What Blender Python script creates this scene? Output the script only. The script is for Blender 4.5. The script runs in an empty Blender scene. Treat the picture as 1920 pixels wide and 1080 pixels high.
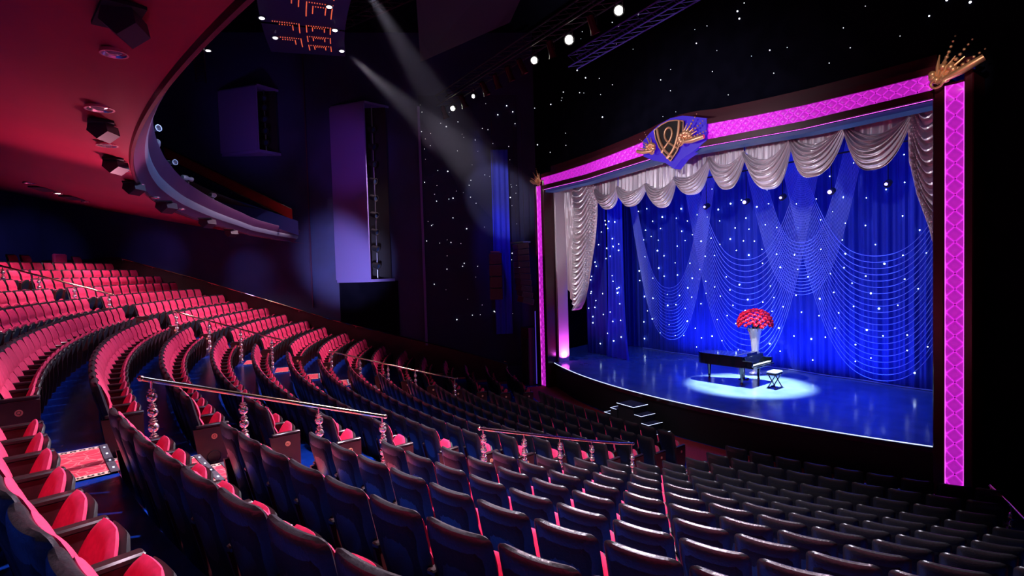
import bpy, math, random
from mathutils import Vector, Matrix
random.seed(7)
PI = math.pi
S = bpy.context.scene
COL = S.collection
# ---------------------------------------------------------------- camera, world, exposure
CAM = Vector((12.397, -14.0915, 5.3528))
cd = bpy.data.cameras.new('camera'); cam = bpy.data.objects.new('camera', cd); COL.objects.link(cam)
RT = (0.53165307, 0.8464607, -0.02914263); UP = (-0.01651968, 0.04476542, 0.99886093); FW = (-0.84680111, 0.53056605, -0.03778293)
cam.matrix_world = Matrix(((RT[0], UP[0], -FW[0], CAM.x), (RT[1], UP[1], -FW[1], CAM.y), (RT[2], UP[2], -FW[2], CAM.z), (0, 0, 0, 1)))
cd.sensor_width = 36.0; cd.lens = 1031.53 / 1920 * 36; cd.clip_start = 0.05; cd.clip_end = 200
S.camera = cam
W = bpy.data.worlds.new('world'); S.world = W; W.use_nodes = True
W.node_tree.nodes['Background'].inputs[0].default_value = (0.10, 0.10, 0.30, 1)
W.node_tree.nodes['Background'].inputs[1].default_value = 0.008
S.view_settings.view_transform = 'Standard'; S.view_settings.look = 'None'
S.view_settings.exposure = 0.0; S.view_settings.gamma = 1.0; S.view_settings.use_curve_mapping = False

def look(o, target):
    d = Vector(target) - o.location
    o.rotation_euler = d.to_track_quat('-Z', 'Y').to_euler()
def spot(name, loc, target, energy, color=(1, 1, 1), angle=40, blend=0.5, size=0.15):
    l = bpy.data.lights.new(name, 'SPOT'); l.energy = energy; l.color = color
    l.spot_size = math.radians(angle); l.spot_blend = blend; l.shadow_soft_size = size
    o = bpy.data.objects.new(name, l); o.location = loc; COL.objects.link(o); look(o, target); return o
def area(name, loc, target, energy, color, sx, sy, spread=180):
    l = bpy.data.lights.new(name, 'AREA'); l.energy = energy; l.color = color; l.shape = 'RECTANGLE'
    l.size = sx; l.size_y = sy; l.spread = math.radians(spread)
    o = bpy.data.objects.new(name, l); o.location = loc; COL.objects.link(o); look(o, target); return o

# ---- house light: the lamps on the front truss shine on the seats
TRUSS = [(1.3, -3.5, 12.05), (-0.85, -3.5, 12.05), (-2.7, -3.5, 12.05), (-8.8, -3.4, 12.0)]
spot('seat_light', TRUSS[0], (8.0, -13.0, 2.8), 26000, (1.0, 0.76, 0.92), 46, 0.9, 0.25)
spot('seat_light', TRUSS[1], (1.5, -12.5, 2.5), 10500, (1.0, 0.72, 0.86), 50, 0.9, 0.25)
spot('seat_light', TRUSS[2], (-6.5, -12.0, 2.5), 8200, (1.0, 0.66, 0.82), 58, 0.9, 0.25)
spot('seat_light', TRUSS[3], (-11.0, -12.5, 3.5), 7000, (1.0, 0.66, 0.82), 60, 0.9, 0.25)
# overhead house lights in the ceiling above the right-hand block
spot('house_light', (6.0, -11.8, 13.6), (6.6, -9.2, 1.8), 21000, (0.88, 0.82, 1.0), 52, 0.9, 0.3)
spot('house_light', (2.0, -9.5, 13.6), (0.5, -8.0, 2.0), 5500, (0.90, 0.82, 1.0), 60, 0.9, 0.3)
spot('house_light', (11.0, -8.5, 13.6), (10.4, -13.6, 2.5), 9500, (1.0, 0.72, 0.92), 50, 0.9, 0.3)
# fill from the follow-spot positions on the balcony front
spot('balcony_light', (-4.5, -13.0, 8.9), (0.5, 0.9, 8.0), 3600, (0.90, 0.86, 1.0), 42, 0.8, 0.2)
spot('balcony_light', (7.0, -13.0, 8.9), (-1.0, 0.9, 7.9), 2600, (0.90, 0.86, 1.0), 42, 0.8, 0.2)
for _x, _y in ((-5.8, -16.6), (-9.0, -16.0), (-11.6, -15.3), (-1.5, -17.0), (-10.5, -17.4), (-13.6, -16.0)):
    spot('rear_row_fill', (_x, _y, 7.3), (_x - 0.8, _y - 0.2, 4), 460, (1.0, 0.62, 0.74), 120, 0.9, 0.1)  # added lamps without fixtures, to brighten the rear rows
for _x in (-6.2, -4.2, -1.6, 0.9, 3.4, 5.9):
    spot('swag_uplight', (_x, -0.35, 1.25), (_x + 0.3, 0.75, 8.2), 1150, (0.92, 0.86, 1.0), 34, 0.8, 0.06)  # added lamps, no fixtures on the lip; steep light for the swag folds
spot('ornament_fill', (9.5, -7.0, 10.5), (7.55, -0.2, 9.2), 900, (1.0, 0.85, 0.7), 10, 0.6, 0.1)  # added spots without fixtures, to brighten the gold corner ornaments
spot('ornament_fill', (-2.0, -7.0, 10.5), (-7.4, -0.2, 9.1), 700, (1.0, 0.85, 0.7), 9, 0.6, 0.1)
# stage
area('stage_wash', (0, 2.6, 10.6), (0, 2.8, 1.1), 420, (0.02, 0.07, 1.0), 13, 3.5, 120)
area('backdrop_wash', (0, 4.2, 10.8), (0, 6.2, 4.2), 70, (0.02, 0.05, 1.0), 14, 1.0, 110)
area('backdrop_footlight', (-0.5, 4.9, 1.3), (-0.5, 6.2, 3.6), 240, (0.03, 0.08, 1.0), 9, 0.4, 140)
area('return_uplight', (-6.75, 0.75, 1.3), (-7.05, 0.72, 3.2), 45, (1.0, 0.1, 1.0), 0.2, 0.5, 160)
spot('piano_spot', (1.2, 3.5, 10.4), (0.85, 2.6, 1.1), 30000, (0.74, 0.92, 1.0), 26.5, 0.5, 0.10)
spot('vase_spot', (2.0, -3.5, 11.9), (-0.15, 4.4, 2.75), 5200, (1.0, 0.93, 1.0), 10, 0.6, 0.1)
spot('vase_spot', (-3.0, 3.4, 9.6), (-0.15, 4.4, 2.9), 1300, (1.0, 0.9, 1.0), 15, 0.6, 0.1)
# colour washes on the side wall and the balcony
spot('wall_wash', (-5.2, -9.2, 3.6), (-12.0, -7.3, 5.6), 4200, (0.50, 0.50, 1.0), 34, 0.9, 0.2)
spot('wall_wash', (-9.5, -12.2, 8.6), (-13.6, -10.7, 11.6), 130, (0.42, 0.16, 1.0), 50, 0.9, 0.2)
spot('wall_wash', (-7.5, -9.0, 9.5), (-12.2, -7.0, 10.5), 190, (0.40, 0.10, 0.9), 50, 0.9, 0.2)
spot('corner_wash', (-7.4, -3.3, 11.2), (-9.4, -1.0, 6.0), 700, (0.03, 0.06, 1.0), 30, 0.8, 0.2)
spot('rear_wall_wash', (-13.5, -17.3, 7.8), (-17.5, -19.0, 6.3), 130, (0.35, 0.34, 1.0), 60, 0.9, 0.1)
spot('rear_wall_wash', (-12.4, -12.6, 6.4), (-14.8, -10.8, 5.4), 60, (0.30, 0.30, 1.0), 50, 0.9, 0.1)
spot('rear_wall_wash', (-13.0, -14.8, 6.6), (-16.6, -14.3, 6.2), 60, (0.30, 0.30, 1.0), 50, 0.9, 0.1)
spot('soffit_bounce_fill', (-0.5, -13.6, 4.4), (2.0, -15.4, 7.8), 1300, (1.0, 0.36, 0.50), 70, 1.0, 0.4)  # unseen added lamps standing in for light bounced off the seats
area('soffit_bounce_fill', (-6.0, -15.0, 5.0), (-6.0, -14.8, 8.5), 26, (1.0, 0.12, 0.42), 9, 1.2, 150)
area('balcony_wash', (1.5, -10.6, 10.4), (0.5, -14.3, 7.7), 230, (0.36, 0.52, 1.0), 12, 0.5, 120)

# ---------------------------------------------------------------- materials
def mat(name, color, rough=0.5, metal=0.0, emit=None, es=0.0, spec=0.5, sheen=0.0, coat=0.0):
    m = bpy.data.materials.new(name); m.use_nodes = True
    b = m.node_tree.nodes['Principled BSDF']
    b.inputs['Base Color'].default_value = (*color, 1); b.inputs['Roughness'].default_value = rough
    b.inputs['Metallic'].default_value = metal; b.inputs['Specular IOR Level'].default_value = spec
    if sheen: b.inputs['Sheen Weight'].default_value = sheen; b.inputs['Sheen Tint'].default_value = (*color, 1)
    if coat: b.inputs['Coat Weight'].default_value = coat; b.inputs['Coat Roughness'].default_value = 0.1
    if emit: b.inputs['Emission Color'].default_value = (*emit, 1); b.inputs['Emission Strength'].default_value = es
    return m
def noise_mix(m, c1, c2, scale=8.0, bump=0.0, detail=4.0, rough=None):
    nt = m.node_tree; b = nt.nodes['Principled BSDF']
    tc = nt.nodes.new('ShaderNodeTexCoord'); n = nt.nodes.new('ShaderNodeTexNoise')
    n.inputs['Scale'].default_value = scale; n.inputs['Detail'].default_value = detail
    nt.links.new(tc.outputs['Object'], n.inputs['Vector'])
    r = nt.nodes.new('ShaderNodeValToRGB'); r.color_ramp.elements[0].position = 0.35; r.color_ramp.elements[1].position = 0.65
    r.color_ramp.elements[0].color = (*c1, 1); r.color_ramp.elements[1].color = (*c2, 1)
    nt.links.new(n.outputs['Fac'], r.inputs['Fac']); nt.links.new(r.outputs['Color'], b.inputs['Base Color'])
    if bump:
        bp = nt.nodes.new('ShaderNodeBump'); bp.inputs['Strength'].default_value = bump; bp.inputs['Distance'].default_value = 0.01
        nt.links.new(n.outputs['Fac'], bp.inputs['Height']); nt.links.new(bp.outputs['Normal'], b.inputs['Normal'])
    if rough:
        mr = nt.nodes.new('ShaderNodeMapRange'); mr.inputs['To Min'].default_value = rough[0]; mr.inputs['To Max'].default_value = rough[1]
        nt.links.new(n.outputs['Fac'], mr.inputs['Value']); nt.links.new(mr.outputs['Result'], b.inputs['Roughness'])
    return m
M = {}
M['velvet'] = noise_mix(mat('red_velvet', (0.48, 0.009, 0.072), 0.8, sheen=0.25), (0.42, 0.007, 0.060), (0.54, 0.011, 0.085), 26, 0.15)
M['leather'] = noise_mix(mat('black_leatherette', (0.011, 0.010, 0.012), 0.33), (0.009, 0.008, 0.010), (0.014, 0.013, 0.016), 60, 0.25)
M['leatherback'] = noise_mix(mat('black_back_panel', (0.010, 0.009, 0.011), 0.5, spec=0.15), (0.008, 0.007, 0.009), (0.013, 0.012, 0.014), 60, 0.25)
M['pan'] = mat('seat_pan_plastic', (0.016, 0.018, 0.019), 0.45, spec=0.3)
M['arm'] = mat('armrest_dark_wood', (0.02, 0.010, 0.011), 0.3)
M['endwood'] = noise_mix(mat('end_panel_wood', (0.04, 0.008, 0.01), 0.35), (0.030, 0.006, 0.008), (0.055, 0.012, 0.012), 5)
M['disc'] = mat('row_disc', (0.85, 0.36, 0.22), 0.5)
M['ink'] = mat('dark_print', (0.03, 0.005, 0.005), 0.6)
M['floor'] = noise_mix(mat('blue_painted_floor', (0.0035, 0.032, 0.27), 0.22), (0.003, 0.027, 0.23), (0.005, 0.038, 0.32), 3, 0.03, rough=(0.14, 0.3))
M['plainred'] = noise_mix(mat('red_carpet', (0.30, 0.008, 0.02), 0.95), (0.22, 0.005, 0.012), (0.34, 0.010, 0.028), 30, 0.4)
M['stage'] = noise_mix(mat('stage_deck_blue', (0.13, 0.20, 0.32), 0.12), (0.15, 0.22, 0.36), (0.10, 0.16, 0.28), 1.6, 0.02, 6, rough=(0.07, 0.24))
M['black'] = mat('matt_black', (0.008, 0.007, 0.010), 0.8)
M['blackwall'] = noise_mix(mat('black_masking', (0.006, 0.006, 0.012), 0.95, spec=0.0), (0.003, 0.003, 0.007), (0.005, 0.005, 0.011), 2)
M['bluewall'] = noise_mix(mat('dark_blue_wall', (0.02, 0.025, 0.10), 0.7), (0.016, 0.02, 0.085), (0.022, 0.028, 0.12), 0.8)
M['fin'] = mat('fin_panel_paint', (0.16, 0.13, 0.36), 0.7, spec=0.2)
M['dado'] = noise_mix(mat('dado_dark_wood', (0.03, 0.006, 0.008), 0.4), (0.020, 0.004, 0.006), (0.04, 0.008, 0.010), 1.4)
M['soffit'] = noise_mix(mat('soffit_red_lacquer', (0.24, 0.0035, 0.028), 0.42), (0.215, 0.003, 0.025), (0.265, 0.004, 0.031), 0.6, 0.02)
M['fascia'] = mat('fascia_grey_plaster', (0.13, 0.14, 0.21), 0.6)
M['fasciatrim'] = mat('fascia_plum_shade', (0.07, 0.018, 0.07), 0.5)  # shade of the downturned fascia faces put into the colour
M['maroon'] = mat('maroon_lacquer', (0.05, 0.004, 0.010), 0.25)
M['gold'] = mat('gold_metal', (0.86, 0.46, 0.25), 0.38, 0.65)
M['brass'] = mat('polished_brass', (0.85, 0.62, 0.42), 0.14, 1.0)
M['chrome'] = mat('beaded_rose_chrome', (0.92, 0.70, 0.66), 0.22, 0.9)
M['magenta'] = mat('magenta_backlit_quilt', (0.60, 0.03, 0.62), 0.35, emit=(0.80, 0.025, 0.86), es=0.62)
M['magled'] = mat('magenta_led_strip', (0.9, 0.2, 0.9), 0.5, emit=(1.0, 0.12, 1.0), es=1.4)
M['whiteled'] = mat('cool_white_led', (0.8, 0.9, 1), 0.5, emit=(0.62, 0.70, 1.0), es=1.6)
M['blueled'] = mat('blue_led_strip', (0.1, 0.2, 1), 0.5, emit=(0.05, 0.04, 1.0), es=1.6)
M['redled'] = mat('red_led_dots', (1, 0.3, 0.1), 0.5, emit=(1.0, 0.16, 0.07), es=0.7)
M['lampglow'] = mat('lamp_lens_glow', (1, 1, 0.9), 0.5, emit=(1.0, 1.0, 0.86), es=30)
M['downglow'] = mat('downlight_glow', (1, 1, 1), 0.5, emit=(1.0, 0.97, 1.0), es=8)
M['bluelamp'] = mat('blue_lamp_glow', (0.5, 0.5, 1), 0.5, emit=(0.16, 0.13, 1.0), es=9)
M['star'] = mat('star_light', (0.8, 0.9, 1), 0.5, emit=(0.62, 0.84, 1.0), es=11)
M['wallstar'] = mat('fibre_star_light', (1, 1, 1), 0.5, emit=(0.85, 0.9, 1.0), es=1.5)
M['satin'] = mat('silver_satin', (0.62, 0.54, 0.58), 0.32, 0.3, spec=0.8)
M['backdrop'] = mat('blue_velvet_backdrop', (0.010, 0.035, 0.40), 0.75, sheen=0.3)
M['bead'] = mat('crystal_bead', (0.34, 0.44, 1.0), 0.25, 0.2, emit=(0.30, 0.38, 1.0), es=0.0)
M['pianoblack'] = mat('piano_black', (0.006, 0.008, 0.012), 0.06, coat=1.0)
M['ivory'] = mat('ivory_keys', (0.85, 0.85, 0.82), 0.3)
M['vase'] = mat('white_vase', (0.82, 0.82, 0.88), 0.3)
M['rose'] = mat('crimson_rose', (0.75, 0.006, 0.05), 0.6)
M['leaf'] = mat('dark_leaf', (0.01, 0.05, 0.02), 0.6)
M['bench'] = mat('bench_leather', (0.30, 0.34, 0.38), 0.35)
M['steel'] = mat('grey_steel', (0.25, 0.26, 0.30), 0.35, 0.9)
M['lampgrey'] = mat('silver_lamp_body', (0.62, 0.62, 0.66), 0.4, 0.5)
M['speaker'] = mat('speaker_black', (0.05, 0.022, 0.04), 0.5)
M['logoblack'] = mat('black_lacquer', (0.01, 0.006, 0.006), 0.3)
M['redpanel'] = mat('red_side_panel', (0.30, 0.006, 0.006), 0.45)
M['ledpanel'] = mat('blue_ceiling_panel', (0.03, 0.03, 0.12), 0.6)
M['portalpanel'] = mat('pale_portal_return', (0.62, 0.55, 0.60), 0.45)
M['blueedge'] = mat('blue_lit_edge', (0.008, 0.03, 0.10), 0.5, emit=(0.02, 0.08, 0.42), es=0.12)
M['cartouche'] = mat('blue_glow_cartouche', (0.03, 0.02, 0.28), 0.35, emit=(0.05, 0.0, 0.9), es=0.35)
M['blueleg'] = mat('bright_blue_leg', (0.02, 0.05, 0.75), 0.7)
M['starcloth'] = mat('star_cloth_navy', (0.012, 0.014, 0.06), 0.9)
M['drapeblue'] = mat('drape_blue', (0.02, 0.04, 0.6), 0.8)
M['dimblue'] = mat('dim_blue_tube', (0.1, 0.1, 0.8), 0.4, emit=(0.12, 0.06, 0.8), es=0.5)
M['trussdark'] = mat('black_truss', (0.015, 0.015, 0.02), 0.5)
M['trussblue'] = mat('blue_lit_truss_tint', (0.10, 0.06, 0.5), 0.4)  # blue light on the truss put into its base colour
M['trussred'] = mat('dark_red_truss', (0.03, 0.008, 0.012), 0.5)
M['glassdim'] = mat('unlit_lamp_glass', (0.35, 0.3, 0.33), 0.1, 0.6)
M['speakerhang'] = mat('matt_dark_speaker', (0.03, 0.012, 0.03), 0.5)
M['bluepanel'] = mat('blue_balcony_panel', (0.03, 0.05, 0.28), 0.6)
M['boardplum'] = mat('dark_plum_board', (0.02, 0.012, 0.02), 0.7)
def quilt_mat(name, off, px, pz):
    m = mat(name, (0.60, 0.03, 0.62), 0.35, emit=(0.80, 0.025, 0.86), es=0.4); nt = m.node_tree; N = nt.nodes; L = nt.links
    tc = N.new('ShaderNodeTexCoord'); sp = N.new('ShaderNodeSeparateXYZ'); L.new(tc.outputs['Object'], sp.inputs[0])
    def q(op, a, b=None):
        n = N.new('ShaderNodeMath'); n.operation = op
        for i, v in enumerate((a, b)):
            if v is None: continue
            if isinstance(v, (int, float)): n.inputs[i].default_value = v
            else: L.new(v, n.inputs[i])
        return n.outputs[0]
    a = q('DIVIDE', q('SUBTRACT', q('ABSOLUTE', sp.outputs[0]), off), px); b = q('DIVIDE', sp.outputs[2], pz)
    s1 = q('ABSOLUTE', q('SINE', q('MULTIPLY', q('ADD', a, b), PI / 2))); s2 = q('ABSOLUTE', q('SINE', q('MULTIPLY', q('SUBTRACT', a, b), PI / 2)))
    seam = q('MAXIMUM', q('POWER', q('SUBTRACT', 1.0, s1), 5.0), q('POWER', q('SUBTRACT', 1.0, s2), 5.0))
    dome = q('MULTIPLY', s1, s2)
    st = q('ADD', q('ADD', 0.34, q('MULTIPLY', dome, 0.16)), q('MULTIPLY', seam, 0.75))  # glow varied per cell to imitate light and shade on the tufting
    L.new(st, N['Principled BSDF'].inputs['Emission Strength']); return m
M['quiltpost'] = quilt_mat('magenta_backlit_quilt_post', 7.54, 0.17, 0.165)
M['quilthead'] = quilt_mat('magenta_backlit_quilt_header', 0.0, 0.14, 0.11)
# ---- patterned aisle carpet (uv: u across the aisle, v along it in metres)
def carpet_mat():
    m = bpy.data.materials.new('patterned_aisle_carpet'); m.use_nodes = True; nt = m.node_tree; N = nt.nodes; L = nt.links
    b = N['Principled BSDF']; b.inputs['Roughness'].default_value = 0.95
    uv = N.new('ShaderNodeUVMap'); sep = N.new('ShaderNodeSeparateXYZ'); L.new(uv.outputs['UV'], sep.inputs[0])
    def mth(op, a, bb=None, c=None):
        n = N.new('ShaderNodeMath'); n.operation = op
        for i, v in enumerate((a, bb, c)):
            if v is None: continue
            if isinstance(v, (int, float)): n.inputs[i].default_value = v
            else: L.new(v, n.inputs[i])
        return n.outputs[0]
    u, v = sep.outputs[0], sep.outputs[1]
    e = mth('SUBTRACT', 0.5, mth('ABSOLUTE', mth('SUBTRACT', u, 0.5)))      # distance to edge in u
    band = mth('LESS_THAN', e, 0.085)
    inner = mth('MULTIPLY', mth('GREATER_THAN', e, 0.018), mth('LESS_THAN', e, 0.068))
    fr = mth('FRACT', mth('MULTIPLY', v, 13.0))
    sq = mth('MULTIPLY', mth('GREATER_THAN', fr, 0.32), inner)
    hook = mth('MULTIPLY', mth('MULTIPLY', mth('GREATER_THAN', fr, 0.55), mth('LESS_THAN', fr, 0.78)), mth('GREATER_THAN', e, 0.045))
    dark = mth('SUBTRACT', sq, mth('MULTIPLY', hook, inner))
    vor = N.new('ShaderNodeTexVoronoi'); vor.feature = 'DISTANCE_TO_EDGE'; vor.inputs['Scale'].default_value = 9
    L.new(uv.outputs['UV'], vor.inputs['Vector'])
    line = mth('LESS_THAN', vor.outputs['Distance'], 0.045)
    def mix(f, c1, c2):
        n = N.new('ShaderNodeMix'); n.data_type = 'RGBA'; L.new(f, n.inputs[0])
        for i, c in ((6, c1), (7, c2)):
            if isinstance(c, tuple): n.inputs[i].default_value = (*c, 1)
            else: L.new(c, n.inputs[i])
        return n.outputs[2]
    field = mix(line, (0.52, 0.016, 0.05), (0.66, 0.13, 0.14))
    bord = mix(dark, (0.62, 0.42, 0.32), (0.03, 0.008, 0.012))
    L.new(mix(band, field, bord), b.inputs['Base Color'])
    return m
M['carpet'] = carpet_mat()

# ---------------------------------------------------------------- mesh helpers
class MB:
    def __init__(s): s.v = []; s.f = []; s.uv = None
    def add(s, vs, fs):
        o = len(s.v); s.v += [tuple(p) for p in vs]; s.f += [tuple(i + o for i in f) for f in fs]; return s
    def box(s, c, d, rot=0.0, bev=0.0):
        hx, hy, hz = d[0] / 2, d[1] / 2, d[2] / 2
        cr, sr = math.cos(rot), math.sin(rot)
        if bev <= 0:
            pts = [(x, y, z) for z in (-hz, hz) for x, y in ((-hx, -hy), (hx, -hy), (hx, hy), (-hx, hy))]
            fs = [(0, 3, 2, 1), (4, 5, 6, 7), (0, 1, 5, 4), (1, 2, 6, 5), (2, 3, 7, 6), (3, 0, 4, 7)]
        else:
            b = min(bev, hx * .9, hy * .9, hz * .9); pts = []
            rings = []
            for z, q in ((-hz, b), (-hz + b, 0), (hz - b, 0), (hz, b)):
                r = []
                X, Y = hx - q, hy - q; bb = b if q == 0 else b * .6
                for x, y in ((-X + bb, -Y), (X - bb, -Y), (X, -Y + bb), (X, Y - bb), (X - bb, Y), (-X + bb, Y), (-X, Y - bb), (-X, -Y + bb)):
                    r.append(len(pts)); pts.append((x, y, z))
                rings.append(r)
            fs = [tuple(reversed(rings[0])), tuple(rings[-1])]
            for a, c2 in zip(rings, rings[1:]):
                for i in range(8):
                    j = (i + 1) % 8; fs.append((a[i], a[j], c2[j], c2[i]))
        return s.add([(c[0] + x * cr - y * sr, c[1] + x * sr + y * cr, c[2] + z) for x, y, z in pts], fs)
    def tube(s, path, r, n=8, closed=False, cap=True):
        P = [Vector(p) for p in path]; m = len(P); base = len(s.v); up = Vector((0, 0, 1)); prev = None
        for i in range(m):
            a = P[i - 1] if (i or closed) else P[i]; b = P[(i + 1) % m] if (i < m - 1 or closed) else P[i]
            t = (b - a).normalized()
            if prev is None:
                x = t.cross(up)
                if x.length < 1e-3: x = t.cross(Vector((1, 0, 0)))
            else: x = prev - t * prev.dot(t)
            x.normalize(); prev = x; y = t.cross(x)
            rr = r[i] if isinstance(r, (list, tuple)) else r
            for k in range(n):
                q = 2 * PI * k / n; s.v.append(tuple(P[i] + (x * math.cos(q) + y * math.sin(q)) * rr))
        for i in range(m if closed else m - 1):
            for k in range(n):
                a = base + i * n; b = base + ((i + 1) % m) * n; k2 = (k + 1) % n
                s.f.append((a + k, a + k2, b + k2, b + k))
        if cap and not closed:
            s.f.append(tuple(base + k for k in reversed(range(n)))); s.f.append(tuple(base + (m - 1) * n + k for k in range(n)))
        return s
    def lathe(s, prof, c=(0, 0, 0), n=16, axis=None):
        base = len(s.v); q = None
        if axis is not None: q = Vector((0, 0, 1)).rotation_difference(Vector(axis).normalized())
        for r, z in prof:
            for k in range(n):
                a = 2 * PI * k / n; p = Vector((r * math.cos(a), r * math.sin(a), z))
                if q: p = q @ p
                s.v.append((p.x + c[0], p.y + c[1], p.z + c[2]))
        for i in range(len(prof) - 1):
            for k in range(n):
                k2 = (k + 1) % n; s.f.append((base + i * n + k, base + i * n + k2, base + (i + 1) * n + k2, base + (i + 1) * n + k))
        s.f.append(tuple(base + k for k in reversed(range(n)))); s.f.append(tuple(base + (len(prof) - 1) * n + k for k in range(n)))
        return s
    def ball(s, c, r, n=8, m=5, sc=(1, 1, 1)):
        prof = []
        base = len(s.v)
        for i in range(1, m):
            a = PI * i / m
            for k in range(n):
                b = 2 * PI * k / n
                s.v.append((c[0] + r * sc[0] * math.sin(a) * math.cos(b), c[1] + r * sc[1] * math.sin(a) * math.sin(b), c[2] - r * sc[2] * math.cos(a)))
        s.v.append((c[0], c[1], c[2] - r * sc[2])); s.v.append((c[0], c[1], c[2] + r * sc[2]))
        lo, hi = len(s.v) - 2, len(s.v) - 1
        for k in range(n):
            k2 = (k + 1) % n; s.f.append((lo, base + k2, base + k))
            s.f.append((hi, base + (m - 2) * n + k, base + (m - 2) * n + k2))
            for i in range(m - 2):
                s.f.append((base + i * n + k, base + i * n + k2, base + (i + 1) * n + k2, base + (i + 1) * n + k))
        return s
    def grid(s, fn, nu, nv):
        base = len(s.v)
        for j in range(nv + 1):
            for i in range(nu + 1): s.v.append(tuple(fn(i / nu, j / nv)))
        for j in range(nv):
            for i in range(nu):
                a = base + j * (nu + 1) + i; s.f.append((a, a + 1, a + nu + 2, a + nu + 1))
        return s
    def pillow(s, nu, nv, cen, hw, th, p=6, q=6):
        """closed cushion: cen(u,v)->(x0,y,z) on the mid surface, hw(v) half width, th thickness in y"""
        base = len(s.v); idx = {}
        for side in (1, -1):
            for j in range(nv + 1):
                for i in range(nu + 1):
                    u = -1 + 2 * i / nu; v = j / nv; v = 0.35 * v + 0.65 * (0.5 - 0.5 * math.cos(PI * v))
                    u = math.copysign(abs(u) ** 0.75, u)
                    edge = (i in (0, nu)) or (j in (0, nv))
                    if edge and side == -1: idx[(side, i, j)] = idx[(1, i, j)]; continue
                    o = 0 if edge else th * (1 - abs(u) ** p) ** (1 / 2.2) * (1 - abs(2 * v - 1) ** q) ** (1 / 2.2)
                    x, y, z = cen(u * hw(v), v)
                    idx[(side, i, j)] = len(s.v); s.v.append((x, y + side * o, z))
        for j in range(nv):
            for i in range(nu):
                a = [idx[(1, i, j)], idx[(1, i + 1, j)], idx[(1, i + 1, j + 1)], idx[(1, i, j + 1)]]
                b = [idx[(-1, i, j)], idx[(-1, i + 1, j)], idx[(-1, i + 1, j + 1)], idx[(-1, i, j + 1)]]
                s.f.append(tuple(reversed(a))); s.f.append(tuple(b))
        return s
    def prism(s, pts, y0, y1):
        """outline in (x,z) extruded from y0 to y1"""
        n = len(pts); base = len(s.v)
        for y in (y0, y1):
            for x, z in pts: s.v.append((x, y, z))
        s.f.append(tuple(base + i for i in range(n))); s.f.append(tuple(base + n + i for i in reversed(range(n))))
        for i in range(n):
            j = (i + 1) % n; s.f.append((base + j, base + i, base + n + i, base + n + j))
        return s
    def xform(s, mt):
        s.v = [tuple(mt @ Vector(p)) for p in s.v]; return s
    def mesh(s, name, m, smooth=True):
        me = bpy.data.meshes.new(name); me.from_pydata(s.v, [], s.f); me.update()
        if smooth:
            me.polygons.foreach_set('use_smooth', [True] * len(me.polygons))
            me.set_sharp_from_angle(angle=math.radians(38))
        me.materials.append(m); return me
    def build(s, name, m, parent=None, smooth=True):
        o = bpy.data.objects.new(name, s.mesh(name, m, smooth)); COL.objects.link(o)
        if parent: o.parent = parent
        return o
def tag(o, label=None, cat=None, group=None, kind=None):
    if label: o['label'] = label
    if cat: o['category'] = cat
    if group: o['group'] = group
    if kind: o['kind'] = kind
    return o
def thing(name, label, cat, loc=(0, 0, 0), rz=0.0, group=None):
    o = bpy.data.objects.new(name, None); o.empty_display_size = 0.1; COL.objects.link(o)
    o.location = loc; o.rotation_euler = (0, 0, rz); return tag(o, label, cat, group)
def link_copy(src, parent=None, name=None):
    c = src.copy(); COL.objects.link(c); c.parent = parent; return c

# ---------------------------------------------------------------- the rake of the house
YC = 19.2402; RQ = 34.85817; DR = 0.894807
ZA = [4.1519, 3.81, 3.497, 3.1846, 2.8733, 2.5834, 2.2982, 2.0177, 1.7409, 1.4676, 1.2088, 0.9835, 0.8202, 0.7019, 0.6346]
def za(k): return ZA[0] - 0.30 * k if k < 0 else ZA[k]
def zf(k): return za(k) - 0.62
def drift(t): return 0.5 * (max(0.0, abs(t) - 0.2) / 0.22) ** 2 if abs(t) < 0.62 else 0.5 * (0.42 / 0.22) ** 2
def pol(t, R, z): r = R - drift(t); return (r * math.sin(t), YC - r * math.cos(t), z)
def RK(k): return RQ - k * DR
CR = lambda k: 0.1414 + (0.1237 - 0.1414) * k / 14          # centre block, right end
CL = lambda k: -0.2091 + (-0.1503 + 0.2091) * k / 14        # centre block, left end
RL = lambda k: 0.1821                                       # right block, left end
FR = lambda k: -0.2392 + (-0.2115 + 0.2392) * k / 14        # far block, aisle end
def FE(k): return -0.452 if k < 4 else -0.452 + (k - 3) * 0.0062
LET = {0: 'Q', 1: 'P', 2: 'O', 3: 'N', 4: 'M', 5: 'L', 6: 'K', 7: 'J', 8: 'I', 9: 'H', 10: 'G', 11: 'F', 12: 'E', 13: 'D', 14: 'C', -1: 'R', -2: 'S', -3: 'T', -4: 'U', -5: 'V', -6: 'W'}
def arc_strip(mb, t0, t1, R0, R1, z0, z1, n):
    return mb.grid(lambda u, v: pol(t0 + (t1 - t0) * u, R0 + (R1 - R0) * v, z0 + (z1 - z0) * v), n, 1)
WA = Vector((-9.3, -0.9, 0)); WE = Vector((-7.2, -13.6, 0)); WN = Vector((0.884, -0.468, 0))
fl = MB()
for k in range(-7, 15):
    r0 = RK(k) - 0.52; r1 = RK(k) + 0.375 if k > -7 else 44.0
    arc_strip(fl, 0.62, -0.62, r0, r1, zf(k), zf(k), 60)
    zlow = zf(k + 1) if k < 14 else 0.0
    arc_strip(fl, 0.62, -0.62, r0, r0, zlow, zf(k), 60)
arc_strip(fl, 0.7, -0.7, 14.0, RK(14) - 0.52, 0.0, 0.0, 40)
tag(fl.build('floor', M['floor'], smooth=False), kind='structure')
fc = MB(); arc_strip(fc, 0.375, -0.375, 20.32, RK(14) - 0.53, 0.012, 0.012, 60)
tag(fc.build('front_carpet', M['plainred'], smooth=False), 'plain red carpet on the flat floor between the front row and the stage', 'carpet')
fc = MB()
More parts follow.
